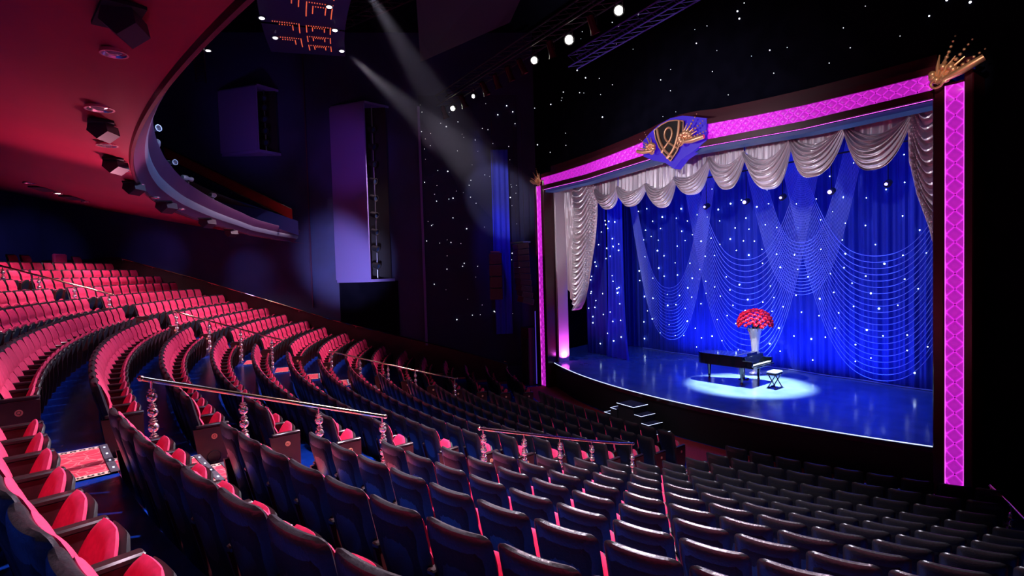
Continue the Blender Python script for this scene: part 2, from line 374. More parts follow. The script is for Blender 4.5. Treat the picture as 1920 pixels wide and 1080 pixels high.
for k in range(-6, 15):
    t0 = FE(k) - 0.012; t1 = t0
    while t1 > -0.6 and (Vector(pol(t1 - 0.004, RK(k) + 0.37, 0)) - WA).dot(WN) > 0.13 and (Vector(pol(t1 - 0.004, RK(k) - 0.52, 0)) - WA).dot(WN) > 0.13: t1 -= 0.004
    arc_strip(fc, t0, t1, RK(k) - 0.52, RK(k) + 0.37, zf(k) + 0.012, zf(k) + 0.012, 8)
    arc_strip(fc, t0, t1, RK(k) - 0.525, RK(k) - 0.525, zf(k + 1) if k < 14 else 0.0, zf(k) + 0.012, 8)
tag(fc.build('side_carpet', M['plainred'], smooth=False), 'plain red carpet stepping down beside the far wall past the row ends', 'carpet')

# ---- aisle carpets with nosings and step lights
def aisle(label, ta, tb, ks):
    root = thing('aisle_carpet', label, 'carpet', (0, 0, 0))
    for k in ks:
        t0, t1 = ta(k), tb(k)
        rise = zf(k) - (zf(k + 1) if k < 14 else 0.0)
        for (r0, r1, z) in ((RK(k) - 0.52, RK(k) - 0.08, zf(k)), (RK(k) - 0.80, RK(k) - 0.52, zf(k) - rise / 2)):
            mb = MB(); zt = z + 0.014
            mb.grid(lambda u, v: pol(t0 + (t1 - t0) * u, r0 + (r1 - r0) * v, zt), 10, 1)
            o = mb.build('carpet_tread', M['carpet'], root, False)
            uv = o.data.uv_layers.new(name='UVMap')
            for lp in o.data.loops:
                p = o.data.vertices[lp.vertex_index].co; t = math.atan2(p.x, YC - p.y); r = math.hypot(p.x, YC - p.y)
                uv.data[lp.index].uv = ((t - t0) / (t1 - t0), (r - r0) * 1.0 + k * 0.37)
            if r1 - r0 < 0.35:
                rb = MB(); arc_strip(rb, t0, t1, r0 + 0.002, r0 + 0.002, z - rise / 2, z + 0.012, 10); arc_strip(rb, t0, t0, r1, r0, z - rise / 2, z - rise / 2, 1)
                for t in (t0, t1):
                    rb.add([pol(t, r0, z - rise / 2), pol(t, r1, z - rise / 2), pol(t, r1, z + .01), pol(t, r0, z + .01)], [(0, 1, 2, 3)])
                rb.build('step_riser', M['endwood'], root, False)
            nb = MB(); nb.grid(lambda u, v: pol(t0 + (t1 - t0) * u, r0 - 0.012 + 0.07 * v, zt + 0.006), 10, 1)
            nb.grid(lambda u, v: pol(t0 + (t1 - t0) * u, r0 - 0.012, zt - 0.04 + 0.046 * v), 10, 1)
            no = nb.build('nosing', M['steelnose'], root, False)
            if k <= 6:
                sl = MB()
                for q in (0.12, 0.37, 0.62, 0.87):
                    p = pol(t0 + (t1 - t0) * q, r0 + 0.022, zt + 0.008); sl.box(p, (0.035, 0.016, 0.006), t0)
                sl.build('step_light', M['whiteled'], no, False)
    return root
M['steelnose'] = noise_mix(mat('grey_nosing', (0.06, 0.05, 0.07), 0.5), (0.05, 0.045, 0.06), (0.09, 0.08, 0.10), 40)
aisle('pink patterned carpet with key borders on the steps of the near aisle', lambda k: CR(k) + 0.004, lambda k: RL(k) - 0.004, range(-1, 15))
aisle('pink patterned carpet with key borders on the steps of the farther aisle', lambda k: FR(k) + 0.004, lambda k: CL(k) - 0.004, range(-5, 15))

# ---------------------------------------------------------------- theatre seats
def yb(z): return -0.235 - 0.20 * max(0.0, (z - 0.15) / 0.85) ** 1.15          # mid line of the backrest shell
def topdrop(x): return 0.012 * (x / 0.25) ** 2 - 0.012 * max(0, abs(x) / 0.25 - 0.8) / 0.2
def halfw(w0, w1, vt, r):
    def f(v):
        w = w0 + (w1 - w0) * min(1, v / 0.55)
        if v > vt: q = (v - vt) / (1 - vt); w *= 1 - r * (1 - math.sqrt(max(0, 1 - q * q)))
        if v < 0.06: w *= 0.9 + 0.1 * v / 0.06
        return w
    return f
def seat_parts(nu, nv):
    P = {}
    def cs(x, v):
        z = 0.08 + 0.92 * (1 - (1 - v) ** 1.25); z += (topdrop(x) * v ** 6)
        return (x, yb(z) + 0.42 * x * x - 0.014 * math.sin(v * PI), z)
    P['backrest_shell'] = (MB().pillow(nu, nv, cs, halfw(0.22, 0.262, 0.91, 0.24), 0.044, 4, 6), 'leather')
    def cp(x, v):
        z = 0.14 + 0.77 * v
        return (x, yb(z) + 0.42 * x * x - 0.044, z)
    P['back_panel'] = (MB().pillow(nu, max(4, nv // 2), cp, halfw(0.185, 0.212, 0.90, 0.22), 0.012, 14, 14), 'leatherback')
    def cc(x, v):
        z = 0.36 + 0.605 * v; z += topdrop(x) * v ** 5
        crease = 0.026 * math.exp(-((v - 0.56) / 0.05) ** 2) * (1 - 0.5 * (x / 0.23) ** 2)
        bulge = 0.012 * math.exp(-((v - 0.76) / 0.16) ** 2) + 0.014 * math.exp(-((v - 0.28) / 0.2) ** 2)
        return (x, yb(z) + 0.42 * x * x + 0.034 - crease + bulge, z)
    P['backrest_cushion'] = (MB().pillow(nu, nv, cc, halfw(0.214, 0.222, 0.88, 0.24), 0.032, 5, 7), 'velvet')
    a = math.radians(21)
    def dome(w):
        def f(v):
            q = max(0, (v - 0.35) / 0.65); return w * (0.96 if v < .35 else 1) * max(0.42, math.sqrt(max(0.0, 1 - (q ** 2.2) * 0.86)))
        return f
    def st(x, v):
        l = 0.45 * v - 0.03 * (x / 0.22) ** 2 * v
        return (x, -0.215 + math.sin(a) * l + 0.004, 0.275 + math.cos(a) * l)
    P['seat_cushion'] = (MB().pillow(nu, nv, st, dome(0.236), 0.030, 5, 5), 'velvet')
    def sp(x, v):
        l = 0.46 * v - 0.03 * (x / 0.22) ** 2 * v
        return (x, -0.186 + math.sin(a) * l + 0.012, 0.235 + math.cos(a) * l)
    P['seat_pan'] = (MB().pillow(nu, max(6, nv // 2), sp, dome(0.246), 0.028, 7, 7), 'pan')
    P['armrest'] = (MB().box((0.275, -0.18, 0.612), (0.070, 0.37, 0.036), 0, 0.009), 'arm')
    sd = MB().prism([(-0.37, 0.59), (-0.03, 0.59), (-0.035, 0.30), (-0.08, 0.03), (-0.24, 0.0), (-0.28, 0.2)], -0.014, 0.014)
    sd.v = [(0.275 + y, x, z) for x, y, z in sd.v]
    P['side_panel'] = (sd, 'endwood')
    return P
def end_panel_mb(sx):
    pts = [(-0.40, 0.588), (0.0, 0.588), (-0.005, 0.16), (-0.05, 0.05), (-0.12, 0.0), (-0.30, 0.0), (-0.335, 0.06)]
    mb = MB().prism(pts, -0.024, 0.024); mb.v = [(sx * 0.285 + y, x, z) for x, y, z in mb.v]; return mb
def ring_mb(sx):
    mb = MB(); c = Vector((sx * 0.312, -0.18, 0.22))
    mb.tube([(c.x, c.y + 0.075 * math.cos(q), c.z + 0.075 * math.sin(q)) for q in [2 * PI * i / 20 for i in range(20)]], 0.006, 6, True)
    return mb
HI = seat_parts(12, 20); LO = seat_parts(6, 8); LO['backrest_cushion'] = seat_parts(6, 16)['backrest_cushion']
MESH = {n: mb.mesh(n, M[m]) for n, (mb, m) in HI.items()}
ARML = MB().box((-0.275, -0.18, 0.612), (0.070, 0.37, 0.036), 0, 0.009).mesh('armrest', M['arm'])
EP = {s: end_panel_mb(s).mesh('end_panel', M['endwood'], False) for s in (1, -1)}
RG = {s: ring_mb(s).mesh('vent_ring', M['arm']) for s in (1, -1)}
DC = {s: MB().lathe([(0.034, -0.004), (0.034, 0.004)], (s * 0.311, -0.17, 0.475), 20, (1, 0, 0)).mesh('row_disc', M['disc'], False) for s in (1, -1)}
def letter_mesh(ch, s):
    cu = bpy.data.curves.new('row_letter', 'FONT'); cu.body = ch; cu.size = 0.052; cu.align_x = 'CENTER'; cu.align_y = 'CENTER'; cu.extrude = 0.002
    t = bpy.data.objects.new('tmp', cu); COL.objects.link(t)
    dg = bpy.context.evaluated_depsgraph_get(); me = bpy.data.meshes.new_from_object(t.evaluated_get(dg))
    bpy.data.objects.remove(t); me.name = 'row_letter'
    R = Matrix(((0, 0, s, s * 0.3165), (s, 0, 0, -0.17), (0, 1, 0, 0.475), (0, 0, 0, 1)))
    me.transform(R); me.materials.clear(); me.materials.append(M['ink']); return me
LM = {}
def ordin(n):
    return {1: 'first', 2: 'second', 3: 'third', 4: 'fourth', 5: 'fifth', 6: 'sixth', 7: 'seventh', 8: 'eighth', 9: 'ninth', 10: 'tenth', 11: 'eleventh', 12: 'twelfth', 13: 'thirteenth', 14: 'fourteenth', 15: 'fifteenth', 16: 'sixteenth', 17: 'seventeenth', 18: 'eighteenth', 19: 'nineteenth', 20: 'twentieth', 21: 'twenty-first', 22: 'twenty-second', 23: 'twenty-third'}[n]
SEATS = []
def row(k, ta, tb, block, aisle_at_right, ends, nfix=None):
    """seats from angle ta (left, smaller t) to tb"""
    r = RK(k); length = (tb - ta) * (r - 0.2)
    n = nfix or max(1, round(length / 0.552))
    if block == 'centre': dt = (tb - ta) / n
    elif block == 'right': dt = 0.55 / r; n = int((tb - ta) / dt)
    else: dt = 0.55 / r; n = int((tb - ta) / dt); ta = tb - n * dt
    for i in range(n):
        t = ta + (i + 0.5) * dt
        a = Vector(pol(t - dt / 2, r, 0)); b = Vector(pol(t + dt / 2, r, 0)); T = b - a
        num = (n - i) if aisle_at_right else i + 1
        e = 0
        if i == 0 and -1 in ends: e = -1
        if i == n - 1 and 1 in ends: e = 1 if e == 0 else 2
        c = (a + b) / 2
        SEATS.append(dict(x=c.x, y=c.y, z=zf(k) + 0.001, rz=math.atan2(T.y, T.x), k=k, num=num, block=block, end=e, wx=T.length / 0.55))
for k in range(-5, 15): row(k, CL(k), CR(k), 'centre', True, (-1, 1))
for k in range(-5, 15): row(k, FE(k), FR(k), 'far', True, (1, -1))
for k in range(0, 15): row(k, RL(k), 0.405, 'right', False, (-1,))
for t in (-0.346, -0.362, -0.426): 
    a = Vector(pol(t - 0.007, RK(-6), 0)); b = Vector(pol(t + 0.007, RK(-6), 0)); c = (a + b) / 2
    SEATS.append(dict(x=c.x, y=c.y, z=zf(-6) + 0.001, rz=math.atan2((b - a).y, (b - a).x), k=-6, num={-0.346: 1, -0.362: 2, -0.426: 3}[t], block='back', end=0, wx=1))
def vis(sx):
    d = Vector((sx['x'], sx['y'], sx['z'] + 0.75)) - CAM
    dep = d.dot(Vector(FW)); 
    if dep < 0.2: return False, 0, 0
    x = 960 + 1031.53 * d.dot(Vector(RT)) / dep; y = 540 - 1031.53 * d.dot(Vector(UP)) / dep
    m = 0.75 * 1031.53 / dep
    return (-m < x < 1920 + m and -m < y < 1080 + m), dep, x
keep = []
for sx in SEATS:
    v, dep, x = vis(sx)
    sx['dep'] = dep; sx['vis'] = v
    if v: keep.append(sx)
keep.sort(key=lambda q: q['dep'])
nearest = keep[:300]; rest = keep[300:]
BL = {'centre': ('near aisle', 'centre block'), 'far': ('farther aisle', 'far side block'), 'right': ('near aisle', 'right-hand block')}
for sx in nearest:
    if sx['block'] == 'back': lab = 'lone red seat'
    else: lab = 'red-cushioned tip-up seat, %s from the %s in row %s of the %s' % (ordin(sx['num']), BL[sx['block']][0], LET[sx['k']], BL[sx['block']][1])
    r = thing('theatre_seat', lab, 'seat', (sx['x'], sx['y'], sx['z']), sx['rz'], 'red theatre seats in curved rows')
    for n, me in MESH.items():
        if n == 'side_panel' and sx['end'] in (1, 2): continue
        o = bpy.data.objects.new(n, me); COL.objects.link(o); o.parent = r
    sides = {0: (), 1: (1,), -1: (-1,), 2: (1, -1)}[sx['end']]
    if -1 in sides:
        o = bpy.data.objects.new('armrest', ARML); COL.objects.link(o); o.parent = r
    for s_ in sides:
        ep = bpy.data.objects.new('end_panel', EP[s_]); COL.objects.link(ep); ep.parent = r
        key = (LET[sx['k']], s_)
        if key not in LM: LM[key] = letter_mesh(*key)
        for nm, me in (('row_disc', DC[s_]), ('row_letter', LM[key]), ('vent_ring', RG[s_])):
            o = bpy.data.objects.new(nm, me); COL.objects.link(o); o.parent = ep
# all further seats: one object with one material slot per part
mats = ['leather', 'velvet', 'pan', 'arm', 'endwood', 'disc']
V = []; F = []; MI = []
lo_parts = [(n, mb, m) for n, (mb, m) in LO.items() if n != 'back_panel']
for sx in rest:
    cr, sr = math.cos(sx['rz']), math.sin(sx['rz'])
    parts = [(mb.v, mb.f, m) for n, mb, m in lo_parts]
    for s_ in {0: (), 1: (1,), -1: (-1,), 2: (1, -1)}[sx['end']]:
        e = end_panel_mb(s_); parts.append((e.v, e.f, 'endwood'))
        e = MB().lathe([(0.034, -0.004), (0.034, 0.004)], (s_ * 0.311, -0.17, 0.475), 8, (1, 0, 0)); parts.append((e.v, e.f, 'disc'))
    for vs, fs, m in parts:
        o = len(V); V += [(sx['x'] + x * cr - y * sr, sx['y'] + x * sr + y * cr, sx['z'] + z) for x, y, z in vs]
        F += [tuple(i + o for i in f) for f in fs]; MI += [mats.index(m)] * len(fs)
me = bpy.data.meshes.new('theatre_seats'); me.from_pydata(V, [], F)
for m in mats: me.materials.append(M[m])
me.polygons.foreach_set('material_index', MI); me.polygons.foreach_set('use_smooth', [True] * len(F)); me.update(); me.set_sharp_from_angle(angle=math.radians(50))
o = bpy.data.objects.new('theatre_seats', me); COL.objects.link(o)
tag(o, 'remaining distant red seats of the far block, the upper rows and the front rows', 'seat', kind='stuff')

p = pol(-0.406, RK(-6), zf(-6)); wc = thing('wide_armchair', 'wide square red armchair standing alone behind the top row', 'armchair', p, -0.406)
MB().box((0, -0.40, 0.62), (0.78, 0.14, 0.92), 0, 0.05).build('backrest', M['velvet'], wc)
MB().box((0, -0.10, 0.36), (0.62, 0.50, 0.16), 0, 0.04).build('seat', M['velvet'], wc)
for q in (-0.35, 0.35): MB().box((q, -0.12, 0.48), (0.09, 0.52, 0.34), 0, 0.02).build('arm', M['arm'], wc)
for x, y in ((-.3, -.38), (.3, -.38), (-.3, .08), (.3, .08)): MB().box((x, y, 0.14), (0.05, 0.05, 0.27)).build('leg', M['arm'], wc, False)

# ---------------------------------------------------------------- hand rails on bead posts
def bead_profile(h):
    pr = [(0.05, 0.0), (0.05, 0.012), (0.018, 0.02)]; z = 0.03; big = True
    while z < h - 0.20:
        r = 0.054; n = 6
        for i in range(n + 1):
            a = PI * i / n; pr.append((max(0.014, r * math.sin(a)), z + r * (1 - math.cos(a))))
        z += 2 * r
        pr += [(0.044, z + 0.006), (0.044, z + 0.012), (0.016, z + 0.02), (0.032, z + 0.028), (0.032, z + 0.034), (0.014, z + 0.042)]
        z += 0.052
    pr += [(0.012, z), (0.012, h - 0.02), (0.03, h - 0.012), (0.03, h)]
    return pr
PM = {}
def post_mesh(h):
    key = round(h, 2)
    if key not in PM: PM[key] = MB().lathe(bead_profile(h), n=14).mesh('bead_post', M['chrome'])
    return PM[key]
def zfl(kk):
    a = math.floor(kk); b = min(14, a + 1); return zf(a) + (zf(b) - zf(a)) * (kk - a)
def handrail(label, tf, ks, k0, k1, h=1.08, ext=()):
    root = thing('handrail', label, 'handrail')
    for k in ks:
        t = tf(k); kr = round(k) if abs(k - round(k)) < .1 else k
        z0 = zf(int(math.floor(k))) if abs(k - round(k)) < .1 else zf(int(math.floor(k)) + 1)
        zt = zfl(k) + h
        o = bpy.data.objects.new('bead_post', post_mesh(zt - z0 - 0.02)); COL.objects.link(o); o.parent = root
        o.location = pol(t, RQ - k * DR, z0 + 0.014)
    path = []
    n = 24
    for i in range(n + 1):
        k = k0 + (k1 - k0) * i / n; path.append(pol(tf(k), RQ - k * DR, zfl(k) + h))
    MB().tube(path, 0.027, 10).build('rail', M['brass'], root)
    e = MB()
    for p in (path[0], path[-1]): e.ball(p, 0.034, 10, 6)
    e.build('end_cap', M['brass'], root)
    return root
near_t = lambda k: 0.162 - 0.0005 * k
far_t = lambda k: -0.224 + 0.00314 * k
handrail('brass rail on four bead posts in the near aisle, closest to the viewer', near_t, (1, 2, 3, 4), 0.9, 4.05)
handrail('brass rail on five bead posts in the near aisle, lower flight by black seat backs', near_t, (6, 7, 8, 9, 10.45), 5.92, 10.5)
handrail('brass rail on bead posts up of the farther aisle, at left edge', far_t, (-4, -3, -2, -1), -4.6, -0.85)
handrail('brass rail on four bead posts in the middle of the farther aisle', far_t, (1, 2, 3, 4), 0.92, 4.4)
handrail('brass rail on five bead posts in the farther aisle, lowest flight', far_t, (6, 7, 8, 9, 10.5), 5.95, 10.6)
def straight_rail(label, pts, h=0.95, z=0.0):
    root = thing('handrail', label, 'handrail')
    for (x, y, zz) in pts:
        o = bpy.data.objects.new('bead_post', post_mesh(h)); COL.objects.link(o); o.parent = root; o.location = (x, y, zz + 0.014)
    MB().tube([(x, y, zz + h + 0.02) for x, y, zz in pts], 0.026, 10).build('rail', M['brass'], root)
straight_rail('short brass rail on three bead posts beside the far wall near the stage', [(-9.2, -0.95, 0.012), (-10.75, -1.6, 0.3), (-12.3, -2.6, 0.9)])
straight_rail('brass rail on bead posts at the far right edge below the stage frame', [(8.44, -1.0, -0.03), (8.95, -1.75, -0.03), (9.45, -2.55, -0.03)])

# ---------------------------------------------------------------- side wall, dado, wall rail
WA = Vector((-9.3, -0.9, 0)); WE = Vector((-7.2, -13.6, 0)); WN = Vector((0.884, -0.468, 0))
def wp(s, off=0.0, z=0.0): p = WA + WE * s + WN * off; return (p.x, p.y, z)
mb = MB(); mb.add([wp(-0.12, 0, -0.1), wp(1.9, 0, -0.1), wp(1.9, 0, 16.2), wp(-0.12, 0, 16.2)], [(0, 1, 2, 3)])
mb.add([wp(-0.12, -.3, -0.1), wp(1.9, -.3, -0.1), wp(1.9, -.3, 16.2), wp(-0.12, -.3, 16.2)], [(3, 2, 1, 0)])
tag(mb.build('wall_left', M['bluewall'], smooth=False), kind='structure')
RAILPTS = [(1.09, 6.23), (0.87, 5.16), (0.49, 3.12), (0.17, 1.72), (0.0, 0.9)]
def rz_(s):
    for (a, za_), (b, zb_) in zip(RAILPTS, RAILPTS[1:]):
        if b <= s <= a: return zb_ + (za_ - zb_) * (s - b) / (a - b)
    return 6.23 if s > 1.09 else 0.9
mb = MB()
ss = [i / 40 * 1.9 for i in range(41)]
mb.grid(lambda u, v: wp(u * 1.9, 0.10, -0.1 + (rz_(u * 1.9) - 0.0 + 0.1) * v), 60, 1)
mb.grid(lambda u, v: wp(u * 1.9, 0.10 - 0.1 * v, rz_(u * 1.9) - 0.0), 60, 1)
tag(mb.build('trim_1', M['dado'], smooth=False), kind='structure')
root = thing('wall_handrail', 'long brass handrail sloping down the dark dado of the far wall', 'handrail')
MB().tube([wp(1.16, 0.2, 6.24)] + [wp(s_, 0.2, z_ + 0.03) for s_, z_ in RAILPTS], 0.024, 8).build('rail', M['brass'], root)
for i in range(14):
    s_ = 0.04 + i * 0.08
    MB().tube([wp(s_, 0.09, rz_(s_) - 0.07), wp(s_, 0.19, rz_(s_) - 0.06), wp(s_, 0.2, rz_(s_) + 0.01)], 0.011, 6).build('bracket', M['brass'], root)
# wall fins with lamp slots
def fin(label, a, b, c, z0, z1, zs):
    root = thing('lighting_fin', label, 'lighting slot')
    A, B, Cc = Vector(a), Vector(b), Vector(c)
    n = Vector((0.05, -0.03, 0))
    mb = MB(); P = [A, B, Cc]
    for z in (z0, z1): pass
    mb.add([(A.x, A.y, z0), (B.x, B.y, z0), (B.x, B.y, z1), (A.x, A.y, z1)], [(0, 1, 2, 3)])
    d = (B - A).normalized(); m2 = Vector((-d.y, d.x, 0)) * -0.07
    A2, B2 = A + m2, B + m2
    mb.add([(A2.x, A2.y, z0), (B2.x, B2.y, z0), (B2.x, B2.y, z1), (A2.x, A2.y, z1)], [(3, 2, 1, 0)])
    mb.add([(A.x, A.y, z0), (B.x, B.y, z0), (B2.x, B2.y, z0), (A2.x, A2.y, z0)], [(0, 1, 2, 3)])
    mb.add([(B.x, B.y, z0), (B2.x, B2.y, z0), (B2.x, B2.y, z1), (B.x, B.y, z1)], [(0, 1, 2, 3)])
    mb.build('fin_panel', M['fin'], root, False)
    mb = MB(); Wi = A + (Cc - A) * 0.35; zb = z0 - 0.02
    for z, h in ((zb - 0.1, 0.12), (z1 - 0.02, 0.1)):
        MB().add([(p.x, p.y, z + q) for q in (0, h) for p in (A, B, Cc)], [(0, 2, 1), (3, 4, 5), (0, 1, 4, 3), (1, 2, 5, 4)]).build('slot_ledge', M['fin'], root, False)
    mb = MB(); D = (B * 0.15 + Cc * 0.85); Wn = Wi
    mb.add([(D.x, D.y, z0), (Wi.x, Wi.y, z0), (Wi.x, Wi.y, z1), (D.x, D.y, z1)], [(0, 1, 2, 3)])
    mb.build('slot_back', M['black'], root, False)
    n_ = len(zs); mid = (B * 0.6 + Cc * 0.4) - Vector((0.25, 0.05, 0))
    MB().tube([(mid.x, mid.y, z0), (mid.x, mid.y, z1)], 0.03, 8).build('lamp_bar', M['steel'], root)
    for z in zs:
        h = MB().lathe([(0.05, -0.2), (0.11, -0.15), (0.13, 0.1), (0.15, 0.16), (0.12, 0.16), (0.1, 0.1)], (mid.x + 0.1, mid.y - 0.1, z), 12, (0.75, 0.55, -0.3)).build('lamp', M['black'], root)
        MB().lathe([(0.1, 0.0), (0.1, 0.01)], (mid.x + 0.18, mid.y - 0.03, z - 0.04), 12, (0.75, 0.55, -0.3)).build('lens', M['slotlens'], h)
    return root
M['slotlens'] = mat('dim_slot_lens', (0.02, 0.04, 0.10), 0.15)
fin('tall violet wall panel angled over a dark slot of lamps', wp(0.49, 0.08), (-11.26, -6.52, 0), wp(0.323, 0.08), 5.0, 12.65, [5.6 + 0.75 * i for i in range(9)])
fin('small dim purple wall panel angled over a lamp slot above the balcony', wp(0.798, 0.08), (-13.35, -10.48, 0), wp(0.633, 0.08), 10.7, 13.4, [11.1, 11.6, 12.1, 12.6, 13.0])
mb = MB()
mb.box(((wp(0.40, .03)[0]), wp(0.40, .03)[1], 3.4), (0.06, 2.6, 3.0), math.atan2(WE.y, WE.x) + PI / 2)
mb.build('trim_2', M['blackwall'], smooth=False)['kind'] = 'structure'
for i, (s_, w_, z0, z1, m_) in enumerate(((0.237, 0.10, 1.9, 12.7, 'fin'), (0.562, 0.03, 3.8, 15.5, 'fasciatrim'))):
    p = wp(s_, 0.06, (z0 + z1) / 2)
    tag(MB().box(p, (0.12, w_, z1 - z0), math.atan2(WN.y, WN.x)).build('trim_%d' % (3 + i), M[m_], smooth=False), kind='structure')

# ---------------------------------------------------------------- back wall, right wall, ceiling, front wall
mb = MB(); mb.grid(lambda u, v: (42.2 * math.sin(-0.75 + 1.5 * u), YC - 42.2 * math.cos(-0.75 + 1.5 * u), 3 + 13.2 * v), 40, 1)
tag(mb.build('wall_back', M['bluewall'], smooth=False), kind='structure')
mb = MB(); mb.add([(9.4, 0.6, -0.1), (19.5, -20, -0.1), (19.5, -20, 16.2), (9.4, 0.6, 16.2)], [(3, 2, 1, 0)])
tag(mb.build('wall_right', M['blackwall'], smooth=False), kind='structure')
mb = MB(); mb.add([(-32, -26, 16), (24, -26, 16), (24, 14, 16), (-32, 14, 16)], [(0, 1, 2, 3)])
tag(mb.build('ceiling', M['blackwall'], smooth=False), kind='structure')
# wall around the proscenium opening
def hz_top(x):
    K = [(0, 9.66), (0.6, 9.62), (1.44, 9.49), (3, 9.36), (4.3, 9.28), (6, 9.22), (7.6, 9.20)]; x = abs(x)
    for (a, za_), (b, zb_) in zip(K, K[1:]):
        if a <= x <= b: q = (x - a) / (b - a); return za_ + (zb_ - za_) * q
    return 9.2
def hz_bot(x):
    K = [(0, 9.10), (1.44, 9.03), (3, 8.95), (4.3, 8.88), (7.6, 8.86)]; x = abs(x)
    for (a, za_), (b, zb_) in zip(K, K[1:]):
        if a <= x <= b: q = (x - a) / (b - a); return za_ + (zb_ - za_) * q
    return 8.86
mb = MB()
mb.box((-8.45, 0.75, 8), (1.5, 0.5, 16.2)); mb.box((8.6, 0.75, 8), (1.8, 0.5, 16.2)); mb.box((0, 0.75, 12.85), (15.4, 0.5, 6.7))
tag(mb.build('wall_front', M['blackwall'], smooth=False), kind='structure')
mb = MB()
mb.add([(-12, 8.5, 0), (12, 8.5, 0), (12, 8.5, 16), (-12, 8.5, 16)], [(0, 1, 2, 3)])
mb.add([(-9.3, 1.0, 0), (-12, 8.5, 0), (-12, 8.5, 16), (-9.3, 1.0, 16)], [(0, 1, 2, 3)])
mb.add([(9.5, 1.0, 0), (12, 8.5, 0), (12, 8.5, 16), (9.5, 1.0, 16)], [(3, 2, 1, 0)])
tag(mb.build('wall_stage', M['blackwall'], smooth=False), kind='structure')

# ---------------------------------------------------------------- stage
LIP = 20.3
root = thing('stage', 'raised stage with a glossy blue deck and curved front', 'stage')
hx = 7.1; arc = []
for i in range(41):
    x = -hx + 2 * hx * i / 40; arc.append((x, YC - math.sqrt(LIP ** 2 - x * x)))
poly = [(-7.1, 0.5), ] + arc + [(7.1, 0.5), (7.1, 1.02), (9.4, 1.02), (11.5, 8.4), (-11.5, 8.4), (-9.2, 1.02), (-7.1, 1.02)]
mb = MB(); n = len(poly); mb.add([(x, y, 1.10) for x, y in poly] + [(x, y, 1.04) for x, y in poly], [tuple(range(n))] + [(i, n + i, n + (i + 1) % n, (i + 1) % n) for i in range(n)])
mb.build('deck', M['stage'], root, False)
mb = MB(); mb.grid(lambda u, v: (arc[int(round(u * 40))][0] * 0.998, arc[int(round(u * 40))][1] + 0.06, 1.04 * v), 40, 1)
mb.build('front_wall', M['black'], root)
mb = MB(); mb.tube([(x, y - 0.012, 1.085) for x, y in arc], 0.011, 6)
mb.build('edge_light_strip', M['whiteled'], root)
mb = MB(); mb.grid(lambda u, v: (arc[int(round(u * 40))][0], arc[int(round(u * 40))][1] - 0.02 + 0.02 * v, 0.94 + 0.12 * (1 - v)), 40, 1)
mb.build('edge_band', M['maroon'], root)
mb = MB()
for z, x0, x1 in ((0.85, -0.87, -0.12),):
    mb.box(((x0 + x1) / 2, -1.58, z - 0.02), (x1 - x0, 0.62, 0.04)); 
st = thing('stage_steps', 'black double steps with white-lit edges leading up to the stage', 'steps')
mb.box((-0.495, -1.58, 0.42), (0.7, 0.56, 0.84)); mb.build('landing', M['black'], st, False)
MB().tube([(-0.87, -1.892, 0.85), (-0.12, -1.892, 0.85), (-0.112, -1.892, 0.85), (-0.112, -1.27, 0.85)], 0.009, 5).build('edge_light', M['whiteled'], st)
for i in range(3):
    for sgn in (1, -1):
        z = 0.63 - 0.21 * i; xa = (-0.12 + 0.30 * i) if sgn > 0 else (-0.87 - 0.30 * i); xb = xa + sgn * 0.32
        o = MB().box(((xa + xb) / 2, -1.58, z / 2), (abs(xb - xa), 0.60, z)).build('tread', M['black'], st, False)
        MB().tube([(xa + sgn * .03, -1.887, z), (xb, -1.887, z), (xb + sgn * .006, -1.887, z), (xb + sgn * .006, -1.28, z)], 0.007, 5).build('edge_light', M['whiteled'], o)

